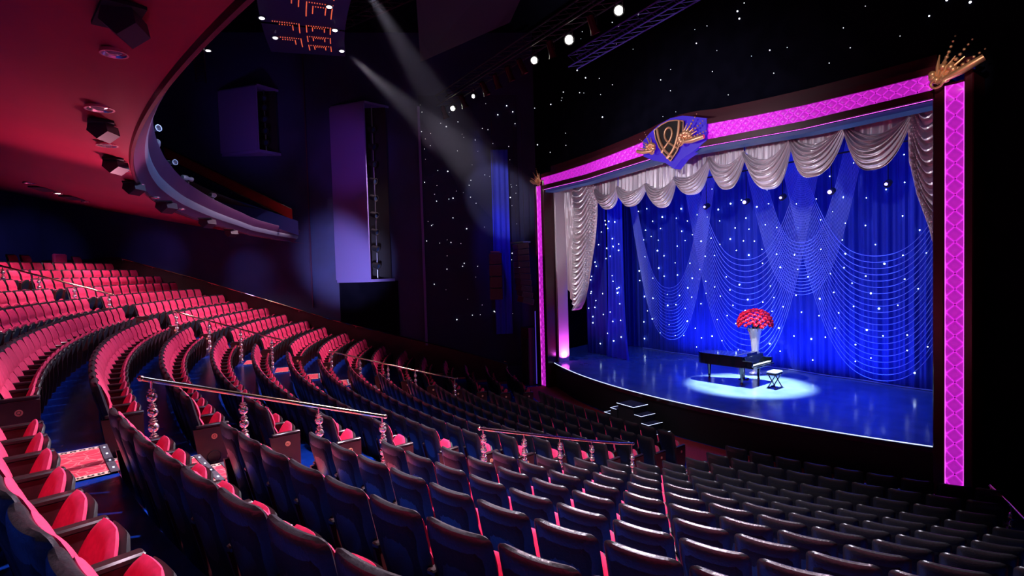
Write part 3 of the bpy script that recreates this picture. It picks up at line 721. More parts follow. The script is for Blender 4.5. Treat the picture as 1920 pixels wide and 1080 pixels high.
# ---------------------------------------------------------------- proscenium frame
pf = thing('proscenium_frame', 'tall stage frame of maroon mouldings and glowing magenta quilted panels', 'stage frame')
def tuft(a, b):
    """height of the quilted surface, a and b in button pitches"""
    p = (a + b) / 1.0; q = (a - b) / 1.0
    return 1 - (abs(math.cos(PI * p / 2)) ** 1.6) * (abs(math.cos(PI * q / 2)) ** 1.6)
def quilt_h(a, b): return abs(math.sin(PI * (a + b) / 2)) * abs(math.sin(PI * (a - b) / 2))
for sgn in (-1, 1):
    cx = sgn * 7.54; lab = None
    def fnp(u, v):
        x = (u - 0.5) * 0.34; z = 0.03 + 8.86 * v
        h = quilt_h(x / 0.17, z / 0.165) ** 0.35
        return (cx + x, -0.02 - 0.045 * h, z)
    q = MB().grid(fnp, 14, 560).build('quilted_post_panel', M['quiltpost'], pf)
    for r_ in range(int(8.8 / 0.165) + 1):
        z = r_ * 0.165
        for c_ in (-1, 0, 1):
            if (r_ + c_) % 2 == 0 and z > 0.1 and abs(c_) <= (1 if r_ % 2 else 0):
                MB().ball((cx + c_ * 0.165, -0.028, z), 0.017, 6, 4, (1, 0.6, 1)).build('button', M['maroon'], q)
    for nm, x0, x1, y0 in (('inner_moulding', 7.16, 7.37, -0.10), ('outer_moulding', 7.71, 7.87, -0.10)):
        MB().box((sgn * (x0 + x1) / 2, (y0 + 0.5) / 2, 4.55), (x1 - x0, 0.5 - y0, 9.1), 0, 0.02).build(nm, M['maroon'], pf, False)
    MB().box((sgn * 7.54, 0.26, 4.5), (0.34, 0.5, 8.9)).build('post_core', M['maroon'], pf, False)
    for x in (7.378, 7.702):
        MB().box((sgn * x, -0.055, 4.46), (0.012, 0.02, 8.85)).build('edge_light', M['magled'], pf, False)
    MB().box((sgn * 7.09, 0.72, 5.0), (0.12, 0.55, 7.8)).build('return_panel', M['portalpanel'], pf, False)
    xa, xb = (1.25, 7.36)
    def fnh(u, v):
        x = xa + (xb - xa) * u; zb = hz_bot(x); zt = hz_top(x); z = zb + (zt - zb) * v
        h = quilt_h(x / 0.14, z / 0.11) ** 0.35
        return (sgn * x, -0.02 - 0.04 * h, z)
    q = MB().grid(fnh, 360, 18)
    if sgn < 0: q.f = [tuple(reversed(f)) for f in q.f]
    q = q.build('quilted_header_panel', M['quilthead'], pf)
    cnt = 0
    for i in range(int(xa / 0.14) + 1, int(xb / 0.14)):
        for j in range(75, 95):
            x, z = i * 0.14, j * 0.11
            if (i + j) % 2 == 0 and hz_bot(x) + .04 < z < hz_top(x) - .04 and cnt < 98:
                cnt += 1; MB().ball((sgn * x, -0.028, z), 0.015, 6, 4, (1, 0.6, 1)).build('button', M['maroon'], q)
def hband(name, f0, f1, y0, y1, m, xm=7.87, n=60):
    mb = MB()
    for (za_, zb_, ya, yb_) in ((f0, f1, y0, y0), (f0, f0, y1, y0), (f1, f1, y0, y1)):
        mb.grid(lambda u, v: (-xm + 2 * xm * u, ya + (yb_ - ya) * v, (za_(-xm + 2 * xm * u) if v == 0 else zb_(-xm + 2 * xm * u))), n, 1)
    return mb.build(name, m, pf)
hband('header_top_moulding', hz_top, lambda x: hz_top(x) + 0.15, -0.10, 0.5, M['maroon'])
hband('header_bottom_moulding', lambda x: hz_bot(x) - 0.17, hz_bot, -0.10, 0.5, M['maroon'], 7.2)
hband('header_light_line', lambda x: hz_bot(x) - 0.195, lambda x: hz_bot(x) - 0.187, -0.07, -0.05, M['magled'], 7.15)
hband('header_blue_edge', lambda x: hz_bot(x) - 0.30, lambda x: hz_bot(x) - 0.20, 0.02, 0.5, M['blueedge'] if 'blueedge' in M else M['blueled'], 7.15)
mb = MB(); mb.grid(lambda u, v: (-7.1 + 14.2 * u, 0.3, hz_bot(-7.1 + 14.2 * u) - 0.1 + (hz_top(-7.1 + 14.2 * u) - hz_bot(-7.1 + 14.2 * u) + .6) * v), 40, 1); mb.build('header_core', M['maroon'], pf)

# centre crest: black shield with interlaced gold loops on a blue-lit cartouche
cr_ = thing('crest', 'black shield crest with interlaced gold bands at the middle of the stage frame', 'crest')
MB().prism([(-1.22, 9.52), (-0.9, 9.72), (-0.5, 9.9), (0.0, 10.0), (0.5, 9.96), (1.0, 9.8), (1.4, 9.66), (1.38, 9.0), (0.9, 8.78), (0.45, 8.62), (0.12, 8.36), (-0.25, 8.62), (-0.75, 8.78), (-1.2, 9.0)], -0.12, 0.2).build('cartouche', M['cartouche'] if 'cartouche' in M else M['blueled'], cr_, False)
SH = [(-0.62, 9.74), (-0.3, 9.86), (0.0, 9.9), (0.3, 9.86), (0.60, 9.76), (0.58, 9.45), (0.48, 9.15), (0.32, 8.88), (0.05, 8.62), (-0.22, 8.88), (-0.42, 9.15), (-0.56, 9.45)]
MB().prism(SH, -0.2, -0.1).build('shield', M['logoblack'], cr_, False)
def band(name, pts, w=0.045, y=-0.22, m='gold'):
    MB().tube([(x, y, z) for x, z in pts], w, 8).build(name, M[m], cr_)
MB().tube([(x, -0.2, z) for x, z in SH], 0.022, 8, True).build('shield_rim', M['gold'], cr_)
loop = []
for i in range(33):
    q = i / 32; a = 2 * PI * q
    loop.append((0.02 + 0.17 * math.sin(a) * (1 if q < 1 else 1), 9.42 - 0.27 * math.cos(a - PI)))
lp = [(-0.30, 8.95), (-0.12, 9.12), (0.10, 9.30), (0.17, 9.48), (0.12, 9.64), (0.0, 9.70), (-0.12, 9.64), (-0.17, 9.48), (-0.10, 9.30), (0.12, 9.12), (0.36, 8.97)]
def smooth(pts, it=2):
    for _ in range(it):
        o = [pts[0]]
        for a, b in zip(pts, pts[1:]): o += [(a[0] * .75 + b[0] * .25, a[1] * .75 + b[1] * .25), (a[0] * .25 + b[0] * .75, a[1] * .25 + b[1] * .75)]
        pts = o + [pts[-1]]
    return pts
band('gold_loop', smooth(lp), 0.036)
band('gold_band', smooth([(-0.47, 9.78), (-0.40, 9.40), (-0.22, 9.05), (0.02, 8.82), (0.16, 8.72)]), 0.044, -0.225)
band('gold_band', smooth([(0.46, 9.80), (0.42, 9.42), (0.28, 9.05), (0.08, 8.82), (-0.08, 8.74)]), 0.044, -0.23)
def fan(root, c, sc, ang, flip=1, seed=1):
    rnd = random.Random(seed); X = lambda a, r: (c[0] + flip * sc * r * math.cos(a), c[2] + sc * r * math.sin(a))
    for i in range(5):
        a = ang + (i - 2) * 0.26; x0, z0 = X(a, 0.10); x1, z1 = X(a, 0.62 + 0.06 * (i % 2))
        MB().tube([(x0, c[1], z0), ((x0 + x1) / 2, c[1] - 0.06 * sc, (z0 + z1) / 2), (x1, c[1] - 0.02, z1)], [0.045 * sc, 0.036 * sc, 0.012 * sc], 8).build('fan_blade', M['gold'], root)
    x0, z0 = X(ang - 0.85, 0.02); x1, z1 = X(ang - 0.62, 0.92); xb, zb = X(ang - .72, 0.5)
    MB().tube([(x0, c[1] - .05, z0), (xb, c[1] - 0.12 * sc, zb), (x1, c[1] - 0.04, z1)], [0.05 * sc, 0.085 * sc, 0.075 * sc], 10).build('gold_scroll', M['gold'], root)
    for j in range(3):
        a = ang + (j - 1) * 0.36 - 0.1; mb = MB()
        for i in range(6): x, z = X(a, 0.45 + 0.11 * i); mb.ball((x, c[1] - 0.02, z), sc * (0.05 - 0.006 * i), 8, 5)
        mb.build('bead_string', M['gold'], root)
    mb = MB(); x, z = X(ang, 0.22)
    for i in range(16):
        a = rnd.uniform(0, 6.3); mb.ball((x + sc * 0.2 * math.cos(a), c[1] - 0.04, z + sc * 0.14 * math.sin(a)), sc * 0.09, 8, 5)
    mb.build('gold_cluster', M['gold'], root)
    mb = MB(); mb.tube([(c[0] + flip * sc * (0.02 + 0.16 * q) * math.cos(6 * q + 1.0), c[1] - 0.1 * sc, c[2] + sc * (0.02 + 0.16 * q) * math.sin(6 * q + 1.0)) for q in [i / 24 for i in range(25)]], 0.028 * sc, 6); mb.build('gold_spiral', M['gold'], root)
fan(cr_, (0.55, -0.24, 9.10), 0.95, 0.62, 1, 3); fan(cr_, (-0.60, -0.24, 9.05), 0.80, 0.80, -1, 4)
t_ = thing('corner_ornament', 'gold fan ornament on the upper right corner of the stage frame', 'ornament'); fan(t_, (7.28, -0.2, 8.95), 0.92, 0.95, 1, 5)
t_ = thing('corner_ornament', 'small gold fan ornament on the upper left corner of the stage frame', 'ornament'); fan(t_, (-7.22, -0.2, 8.92), 0.75, 0.95, -1, 6)

# ---------------------------------------------------------------- satin swags behind the header
JX = [-4.84, -3.53, -2.05, -0.71, 0.72, 1.97, 3.43, 4.88, 6.34]
JZ = [8.45, 8.38, 8.30, 8.32, 8.72, 8.66, 8.80, 8.82, 8.66]
BZ = [7.53, 7.50, 7.30, 7.60, 7.58, 7.40, 7.55, 7.50]
SD = ['first', 'second', 'third', 'fourth', 'fifth', 'sixth', 'seventh', 'eighth']
for i in range(8):
    xa, xb, z_a, z_b, zb = JX[i], JX[i + 1], JZ[i], JZ[i + 1], BZ[i]
    rnd = random.Random(20 + i); ph = [rnd.uniform(0, 6.3) for _ in range(6)]; nf = rnd.choice((6, 7, 8)); skew = rnd.uniform(-0.08, 0.08)
    root = thing('swag_curtain', 'silver satin swag under the stage header, %s from the left corner' % SD[i], 'curtain', (0, 0, 0), 0, 'silver satin swags hanging under the stage header')
    def fs(u, v):
        w = u + skew * math.sin(PI * u) * v
        x = xa + (xb - xa) * w + (u - .5) * 0.10 * v
        zt = z_a + (z_b - z_a) * u; d = (zt - zb)
        e = 1 - abs(2 * u - 1) ** (1.9 + 0.8 * v)
        z = zt - d * e * (0.30 + 0.70 * v) - (1 - e) * 0.10 * v
        env = 0.35 + 0.65 * e
        f = 1.5 * abs(math.sin(v * nf * PI + ph[0] + 0.5 * math.sin(3 * u + ph[1]))) + 0.7 * abs(math.sin(v * nf * 1.9 * PI + ph[2] + 0.9 * math.sin(4.1 * u + ph[3]))) - 1
        y = 0.90 - 0.26 * math.sin(PI * min(1, v * 1.05)) * (0.35 + 0.65 * e) - 0.075 * f * env
        return (x, y, z)
    MB().grid(fs, 44, 110).build('swag', M['satin'], root)
    def fg(u, v):
        x = xa + (xb - xa) * u; zt = z_a + (z_b - z_a) * u; e = 1 - abs(2 * u - 1) ** 1.9
        z0 = 9.3; z1 = zt - (zt - zb) * e * 0.36 + 0.0
        z = z0 + (z1 - z0) * v
        f = math.sin(u * 7 * 2 * PI + ph[4]) * 0.6 + 0.4 * math.sin(u * 17 * PI + ph[5])
        return (x, 0.93 - 0.055 * f * (0.5 + 0.5 * (1 - v)) - 0.05 * v, z)
    MB().grid(fg, 60, 12).build('gathered_top', M['satin'], root)
# side tails
def tail(label, L, R, ztop, hook, n=150, folds=17, amp=0.05):
    root = thing('tail_curtain', label, 'curtain', (0, 0, 0), 0)
    def lerp(K, z):
        for (z0, x0), (z1, x1) in zip(K, K[1:]):
            if z1 <= z <= z0: return x0 + (x1 - x0) * (z0 - z) / (z0 - z1)
        return K[-1][1]
    zbot = L[-1][0]
    def f(u, v):
        z = ztop + (zbot - ztop) * v; xl = lerp(L, z); xr = lerp(R, z); x = xl + (xr - xl) * u
        s = u if hook > 0 else 1 - u                       # 1 at the gathered edge
        w1 = min(1, max(0, (s - 0.22) / 0.3)); w1 = w1 * w1 * (3 - 2 * w1)
        A = 9.0 if s > 0.6 else 4.6
        ph = (z - A * (s - 0.6) ** 2) * 2 * PI / 0.24
        y1 = (math.sin(ph + 0.8 * math.sin(z * 3)) + 0.4 * math.sin(ph * 1.9 + 1)) * 0.055 * w1 * (1 if s < 0.88 else (1 - s) / 0.12)
        y2 = (math.sin(x * 34 + 0.6 * z) + 0.4 * math.sin(x * 73)) * 0.05 * (1 - w1)
        y3 = math.sin(s * 95 + z * 1.5) * 0.018 * (s > 0.84)
        return (x, 0.93 - 0.30 * math.sin(PI * min(1, s)) * w1 - y1 - y2 - y3, z)
    MB().grid(f, 60, n * 2).build('tail', M['satin'], root)
    return root
tail('long silver satin tail curtain hanging down the left side of the stage opening',
     [(9.1, -7.02), (6.0, -7.02), (4.6, -6.98), (3.95, -6.72), (3.55, -6.45), (3.42, -6.25)],
     [(9.1, -4.75), (8.4, -4.78), (7.45, -4.84), (6.2, -5.05), (5.28, -5.28), (4.4, -5.50), (3.8, -5.75), (3.5, -6.0), (3.42, -6.2)], 9.1, 1)
tail('silver satin tail curtain at the right side of the stage, mostly behind the frame',
     [(9.1, 6.30), (8.62, 6.28), (7.6, 6.30), (6.8, 6.45), (6.0, 6.70), (5.3, 6.86), (4.4, 6.98), (3.8, 7.05)],
     [(9.1, 7.5), (4.4, 7.5), (3.8, 7.4)], 9.1, -1)

# ---------------------------------------------------------------- backdrop, side legs, stars
bd = thing('backdrop_curtain', 'deep blue velvet star curtain across the back of the stage', 'curtain')
def fb(u, v):
    x = -9.5 + 19 * u
    y = 6.15 + 0.05 * math.sin(x * 17) + 0.03 * math.sin(x * 41 + 1) + 0.05 * math.sin(x * 5.3) - 0.02 * v
    return (x, y, 1.11 + 9.6 * v)
MB().grid(fb, 900, 6).build('velvet', M['backdrop'], bd)
MB().tube([(-7.4 + 16 * i / 60, 5.93 + 0.05 * math.sin(i * .7), 1.13) for i in range(61)], 0.02, 6).build('hem_sparkle', M['bead'], bd)
rnd = random.Random(5); pts = []
tries = 0
while len(pts) < 215 and tries < 9000:
    tries += 1
    x = rnd.uniform(-7.6, 7.6); z = rnd.uniform(1.5, 8.9)
    if z > 8.0 and rnd.random() < .5: continue
    if all((x - a) ** 2 + (z - b) ** 2 > 0.22 for a, b, c in pts): pts.append((x, z, rnd.choice((0.016, 0.02, 0.02, 0.03))))
for x, z, r in pts[:100]: MB().ball((x, 6.0, z), r, 6, 4).build('star_light', M['star'], bd)
mb = MB()
for x, z, r in pts[100:]: mb.ball((x, 6.0, z), r, 6, 4)
mb.build('star_lights', M['star'], bd)['kind'] = 'stuff'
def leg(label, x0, x1, y, m, folds, z1=10.6, name='leg_curtain', flare=0.0):
    o = thing(name, label, 'curtain')
    def f(u, v):
        z = 1.11 + (z1 - 1.11) * v; x = x0 + (x1 - x0) * u
        return (x + flare * (1 - v) ** 6 * (u - .5), y + 0.07 * math.sin(u * folds * 2 * PI) + 0.02 * math.sin(u * folds * 5 + 2), z)
    MB().grid(f, int(folds * 12), 10).build('velvet', M[m], o); return o
l1 = leg('narrow bright blue leg curtain at the left of the stage', -6.6, -5.6, 3.0, 'blueleg' if 'blueleg' in M else 'backdrop', 5, flare=0.5)
l2 = leg('dark leg curtain with stars behind the left satin tail', -8.4, -6.9, 3.2, 'backdrop', 6)
l3 = leg('dark leg curtain at the right wing of the stage', 7.2, 9.2, 3.2, 'backdrop', 7)
for l_, xa, xb, yy, nn in ((l1, -6.55, -5.65, 2.86, 26), (l2, -8.2, -6.9, 3.05, 22)):
    for i in range(nn): MB().ball((rnd.uniform(xa, xb), yy, rnd.uniform(1.5, 7.4)), rnd.choice((.018, .024)), 6, 4).build('star_light', M['star'], l_)

# ---------------------------------------------------------------- bead garlands
G = [('leftmost bead garland in front of the blue curtain, hanging in one deep loop', -7.6, -2.35, 1.85, -7.1, -2.8, 4.2, 17),
     ('bead garland looping down behind the piano and the flowers', -4.2, 1.95, 1.30, -3.55, 1.45, 5.38, 19),
     ('highest bead garland, overlapping its neighbours at the centre of the curtain', -1.15, 3.3, 4.05, -0.4, 2.75, 5.93, 17),
     ('widest bead garland, hanging nearly to the deck at the right', 0.28, 6.96, 1.32, 0.97, 6.3, 5.37, 21)]
for gi, (lab, xl0, xr0, zb0, xl1, xr1, zb1, n) in enumerate(G):
    root = thing('bead_garland', lab, 'garland', (0, 0, 0), 0, 'crystal bead garlands on the stage')
    for i in range(n):
        q = i / (n - 1); xl = xl0 + (xl1 - xl0) * q; xr = xr0 + (xr1 - xr0) * q; zb = zb0 + (zb1 - zb0) * q
        path = []
        for j in range(57):
            s_ = -1 + 2 * j / 56; s2 = math.copysign(1 - (1 - abs(s_)) ** 1.25, s_)
            a = abs(s2); h = 0.30 * a ** 2 + 0.70 * a ** 4.2
            path.append(((xl + xr) / 2 + (xr - xl) / 2 * (0.93 * s2 + 0.07 * s2 ** 5) * (0.86 + 0.14 * h), 5.25 + 0.05 * gi - 0.006 * i, zb + (9.3 - zb) * h))
        MB().tube(path, 0.0105, 4, cap=False).build('bead_strand', M['bead'], root)
for i, (x, z) in enumerate(((-2.42, 7.57), (-0.6, 7.55), (0.85, 7.54), (2.56, 7.52), (4.24, 7.54))):
    o = thing('stage_lamp', 'blue-glowing stage lamp under the swags, %s from the left' % SD[i], 'lamp', (0, 0, 0), 0, 'blue lamps hung behind the swags')
    MB().lathe([(0.06, -0.25), (0.10, -0.2), (0.11, 0.08), (0.09, 0.08)], (x, 4.62, z + 0.02), 12, (0.2, -0.8, -0.25)).build('lamp_body', M['black'], o)
    MB().ball((x, 4.52, z), 0.065 if i in (1, 3) else 0.045, 10, 6).build('lens', M['bluelamp'], o)
    MB().tube([(x, 4.65, z + .05), (x, 4.65, z + 1.2)], 0.012, 6).build('hanger', M['black'], o)
o = thing('stage_pipe', 'dark pipe carrying the blue stage lamps', 'pipe'); MB().tube([(-8, 4.65, 8.75), (8, 4.65, 8.75)], 0.03, 8).build('pipe', M['black'], o)

# ---------------------------------------------------------------- piano, stool, vase, roses
PX, PY, PZ = 1.18, 2.24, 1.10
pr = thing('grand_piano', 'black grand piano with closed lid in the pool of white light', 'piano', (PX, PY, PZ), math.radians(7))
# local x: from the keyboard (0) to the tail (-2.35); y: bass side 0 to treble side 1.45
case = [(-0.02, 0), (-1.72, 0.0), (-1.92, 0.04), (-2.06, 0.16), (-2.12, 0.36), (-2.07, 0.58), (-1.92, 0.74), (-1.68, 0.84), (-1.4, 0.93), (-1.05, 1.12), (-0.78, 1.34), (-0.55, 1.45), (-0.02, 1.45)]
def slab(pts, z0, z1, name, m, parent, grow=0.0):
    c = (sum(p[0] for p in pts) / len(pts), sum(p[1] for p in pts) / len(pts))
    P = [(c[0] + (x - c[0]) * (1 + grow), c[1] + (y - c[1]) * (1 + grow)) for x, y in pts]; n = len(P)
    mb = MB().add([(x, y, z) for z in (z0, z1) for x, y in P], [tuple(range(n)), tuple(n + i for i in reversed(range(n)))] + [(i, n + i, n + (i + 1) % n, (i + 1) % n) for i in range(n)])
    return mb.build(name, m, parent, False)
case2 = [p for p in case if p[0] < -0.3]; case2 = [(-0.32, 0)] + case2 + [(-0.32, 1.45)]
slab(case2, 0.62, 0.965, 'case', M['pianoblack'], pr)
slab(case2, 0.975, 1.0, 'lid', M['pianoblack'], pr, 0.015)
mb = MB().box((-0.62, 0.725, 1.004), (0.012, 1.44, 0.006)); mb.build('lid_hinge', M['steel'], pr, False)
mb = MB().box((-0.16, 0.05, 0.755), (0.36, 0.10, 0.23), 0, 0.01).box((-0.16, 1.40, 0.755), (0.36, 0.10, 0.23), 0, 0.01).box((-0.13, 0.725, 0.655), (0.40, 1.45, 0.06), 0, 0.01)
mb.build('key_bed', M['pianoblack'], pr, False)
k_ = MB()
for i in range(52): k_.box((-0.085, 0.115 + i * 0.0237, 0.715), (0.16, 0.0222, 0.02))
k_ = k_.build('white_keys', M['ivory'], pr, False)
mb = MB()
for i in range(51):
    if (i % 7) in (0, 2, 3, 5, 6): mb.box((-0.125, 0.127 + i * 0.0237, 0.735), (0.09, 0.011, 0.02))
mb.build('black_keys', M['pianoblack'], pr, False)
MB().add([(-0.20, 0.1, 0.74), (-0.20, 1.35, 0.74), (-0.30, 1.35, 0.97), (-0.30, 0.1, 0.97)], [(0, 1, 2, 3), (3, 2, 1, 0)]).build('fallboard', M['pianoblack'], pr, False)
MB().box((-0.34, 0.725, 1.03), (0.03, 0.66, 0.07), 0.0, 0.01).build('music_desk', M['pianoblack'], pr, False)
for x, y in ((-0.42, 0.14), (-0.42, 1.30), (-1.80, 0.42)):
    lg = MB().lathe([(0.045, 0.06), (0.035, 0.09), (0.045, 0.16), (0.05, 0.3), (0.075, 0.56), (0.085, 0.63)], (x, y, 0), 8).build('leg', M['pianoblack'], pr)
    MB().lathe([(0.02, 0.0), (0.045, 0.02), (0.045, 0.05), (0.02, 0.065)], (x, y, 0), 10).build('caster', M['brass'], lg)
mb = MB().box((-0.72, 0.72, 0.34), (0.04, 0.05, 0.56)).box((-0.72, 0.86, 0.34), (0.04, 0.05, 0.56)).box((-0.70, 0.79, 0.09), (0.2, 0.34, 0.05)); mb.build('pedal_lyre', M['pianoblack'], pr, False)
for i in range(3): MB().box((-0.56, 0.70 + i * 0.09, 0.07), (0.12, 0.03, 0.015), 0, .005).build('pedal', M['brass'], pr, False)
sb = thing('piano_stool', 'grey padded piano stool with crossed legs on the lit deck', 'stool', (1.62, 2.85, 1.10), math.radians(7))
MB().box((0, 0, 0.53), (0.34, 0.50, 0.08), 0, 0.03).build('seat', M['bench'], sb)
MB().box((0, 0, 0.47), (0.34, 0.52, 0.035), 0, 0.005).build('seat_frame', M['pianoblack'], sb, False)
for a, b in (((-0.12, -0.2), (0.13, -0.2)), ((0.12, -0.2), (-0.13, -0.2)), ((-0.12, 0.2), (0.13, 0.2)), ((0.12, 0.2), (-0.13, 0.2))):
    MB().tube([(a[0], a[1], 0.455), (b[0], b[1], 0.03)], 0.018, 8).build('leg', M['pianoblack'], sb)
for x in (-0.13, 0.13): MB().box((x, 0, 0.02), (0.05, 0.5, 0.04), 0, 0.008).build('foot_bar', M['pianoblack'], sb, False)
vs_ = thing('tall_vase', 'tall white trumpet vase standing behind the piano', 'vase', (-0.14, 4.4, 1.10))
MB().lathe([(0.20, 0.0), (0.22, 0.02), (0.20, 0.05), (0.10, 0.10), (0.085, 0.16), (0.10, 0.4), (0.12, 0.8), (0.15, 1.2), (0.20, 1.5), (0.27, 1.72), (0.25, 1.72), (0.18, 1.5)], (0, 0, 0), 32).build('vase_body', M['vase'], vs_)
bq = thing('rose_bouquet', 'huge domed bouquet of crimson roses in the tall white vase', 'flowers', (-0.14, 4.4, 2.82))
def rose(r):
    mb = MB(); mb.ball((0, 0, 0), r * 0.55, 8, 6)
    for ring, (n, rr, tz, op) in enumerate(((3, 0.45, 0.18, 0.5), (5, 0.75, 0.05, 0.75), (6, 1.0, -0.15, 1.0))):
        for i in range(n):
            a = 2 * PI * i / n + ring * 0.5
            def f(u, v):
                b = a + (u - 0.5) * 2 * PI / n * 1.35; q = 0.25 + 0.75 * v; w = 1 - 0.3 * abs(2 * u - 1) ** 2 * v
                return (r * rr * q * w * math.cos(b), r * rr * q * w * math.sin(b), r * (tz - 0.35 + 0.75 * v ** 0.7 * (1.2 - op * 0.5)))
            mb.grid(f, 4, 3)
    return mb
RM = rose(0.085).mesh('rose', M['rose'])
rnd = random.Random(3); gold = PI * (3 - math.sqrt(5))
for i in range(98):
    q = (i + 0.5) / 98; th = math.acos(1 - 1.12 * q * 1.0); a = gold * i
    p = Vector((0.60 * math.sin(th) * math.cos(a), 0.60 * math.sin(th) * math.sin(a), 0.16 + 0.54 * math.cos(th) + rnd.uniform(-.02, .02)))
    o = bpy.data.objects.new('rose', RM); COL.objects.link(o); o.parent = bq; o.location = p
    o.rotation_euler = Vector((p.x, p.y, p.z * 1.5 + .05)).to_track_quat('Z', 'Y').to_euler(); s_ = rnd.uniform(0.85, 1.15); o.scale = (s_, s_, s_)
mb = MB()
for i in range(260):
    a = rnd.uniform(0, 2 * PI); r = rnd.uniform(0.08, 0.6); z = 0.16 + 0.36 * math.sqrt(max(0, 1 - (r / 0.66) ** 2)) * rnd.uniform(-0.2, 0.95)
    b = rnd.uniform(0, 2 * PI); l = 0.09
    c = Vector((r * math.cos(a), r * math.sin(a), z)); d = Vector((math.cos(b), math.sin(b), rnd.uniform(-.6, .4))) * l; n = Vector((-math.sin(b), math.cos(b), .2)) * 0.03
    mb.add([c, c + d * .5 + n, c + d, c + d * .5 - n], [(0, 1, 2, 3)])
for i in range(40):
    a = rnd.uniform(0, 6.28); r = rnd.uniform(0.05, 0.45)
    mb.tube([(0.1 * math.cos(a), 0.1 * math.sin(a), -0.3), (r * math.cos(a), r * math.sin(a), 0.15 + 0.2 * (0.5 - r))], 0.008, 4)
mb.build('foliage', M['leaf'], bq, False)['kind'] = 'stuff'

# ---------------------------------------------------------------- star lights on the walls, side cloth
sw = thing('star_cloth', 'dark star cloth with tiny white lights on the walls around the stage', 'star cloth')
def wstar(x, y, z, r): MB().ball((x, y, z), r, 6, 4).build('star_light', M['wallstar'], sw)
rnd = random.Random(11); stars = []
for i in range(105):
    s_ = rnd.uniform(-0.05, 0.232); z = rnd.uniform(2.6, 12.8); stars.append((*wp(s_, 0.10, z)[:2], z))
for i in range(85):
    x = rnd.uniform(-8.6, 8.5); z = rnd.uniform(10.2, 15.2)
    if z > hz_top(x) + .5: stars.append((x, 0.45, z))
rnd.shuffle(stars); big = stars[:100]
MB().add([wp(-0.05, 0.04, 0.8), wp(0.237, 0.04, 0.8), wp(0.237, 0.04, 13.2), wp(-0.05, 0.04, 13.2)], [(0, 1, 2, 3)]).build('cloth', M['starcloth'] if 'starcloth' in M else M['bluewall'], sw, False)
for x, y, z in big: wstar(x, y, z, rnd.choice((0.016, 0.020, 0.028)))
mb = MB()
for x, y, z in stars[100:]: mb.ball((x, y, z), rnd.choice((0.010, 0.013)), 5, 4)
mb.build('star_lights', M['wallstar'], sw)['kind'] = 'stuff'
o = thing('corner_drape', 'blue-lit narrow drape hanging between the side wall and the stage frame', 'drape')
MB().grid(lambda u, v: (wp(0.03 - 0.05 * u, 0.16 + 0.03 * math.sin(u * 20))[0], wp(0.03 - 0.05 * u, 0.16 + 0.03 * math.sin(u * 20))[1], 2.3 + 8.4 * v), 40, 4).build('cloth', M['drapeblue'] if 'drapeblue' in M else M['backdrop'], o)
o = thing('side_door_block', 'dark box-shaped doorway between the far wall and the stage frame', 'doorway')
MB().box((-8.40, -0.15, 1.3), (0.62, 0.6, 2.6)).build('block', M['dado'], o, False)
MB().box((-8.2, -0.55, 1.1), (0.5, 0.06, 2.1)).build('leaf', M['black'], o, False)
o = thing('blue_light_tube', 'thin vertical blue light tube left of the stage frame', 'light'); MB().tube([(-8.02, -0.12, 0.05), (-8.0, -0.12, 3.35)], 0.022, 8).build('tube', M['dimblue'] if 'dimblue' in M else M['blueled'], o)
# ---- hung loudspeakers
o = thing('line_array', 'curved hanging column of black loudspeakers left of the stage frame', 'loudspeaker')
for i in range(10):
    a = (i - 3) * 0.075; z = 6.25 - i * 0.262; x = -7.78 + 0.02 * i * i * 0.6 * 0.28
    MB().box((0, 0, 0), (1.05, 0.5, 0.245), 0, 0.02).xform(Matrix.Translation((x, -0.95 - 0.0 * i, z)) @ Matrix.Rotation(math.radians(-20), 4, 'Z') @ Matrix.Rotation(a * -0.6, 4, 'X')).build('cabinet', M['speaker'], o, False)
MB().box((-7.78, -0.95, 6.42), (1.0, 0.4, 0.06)).build('bumper', M['steel'], o, False)
for x in (-8.1, -7.45): MB().tube([(x, -0.95, 6.45), (x, -0.95, 12.0)], 0.008, 4).build('chain', M['black'], o)
o = thing('subwoofer_stack', 'hanging stack of four square black bass loudspeakers by the star cloth', 'loudspeaker')
for i in range(4): MB().box((-8.85, -1.62, 5.75 - i * 0.52), (0.80, 0.55, 0.50), math.radians(-28), 0.02).build('cabinet', M['speaker'], o, False)
MB().box((-8.85, -1.62, 6.05), (0.8, 0.4, 0.05), math.radians(-28)).build('bumper', M['steel'], o, False)
for q in (-.3, .3): MB().tube([(-8.85 + q * .85, -1.62 - q * .45, 6.07), (-8.85 + q * .85, -1.62 - q * .45, 12)], 0.008, 4).build('chain', M['black'], o)

# ---------------------------------------------------------------- overhead trusses and lamps
def truss(label, a, b, w=0.4, m='steel', seg=None):
    root = thing('lighting_truss', label, 'truss'); A, B = Vector(a), Vector(b); d = (B - A); L_ = d.length; d.normalize()
    sd = d.cross(Vector((0, 0, 1))).normalized() * w / 2; up = Vector((0, 0, w / 2)); n = seg or int(L_ / w)
    for s1, s2 in ((1, 1), (1, -1), (-1, 1), (-1, -1)):
        o_ = sd * s1 + up * s2; MB().tube([A + o_, B + o_], 0.025, 6).build('chord', M[m], root)
    mb = MB()
    for i in range(n):
        p, q = A + d * (L_ * i / n), A + d * (L_ * (i + 1) / n)
        for s1 in (1, -1):
            mb.tube([p + sd * s1 + up, q + sd * s1 - up], 0.012, 4); mb.tube([p + up * s1 + sd, q + up * s1 - sd], 0.012, 4)
    mb.build('lacing', M[m], root, False)['kind'] = 'stuff'
    return root
truss('dark lighting truss hung in front of the stage, carrying the bright white lamps', (-10.0, -3.5, 12.75), (7.5, -3.5, 12.75), 0.45, 'trussdark' if 'trussdark' in M else 'black')
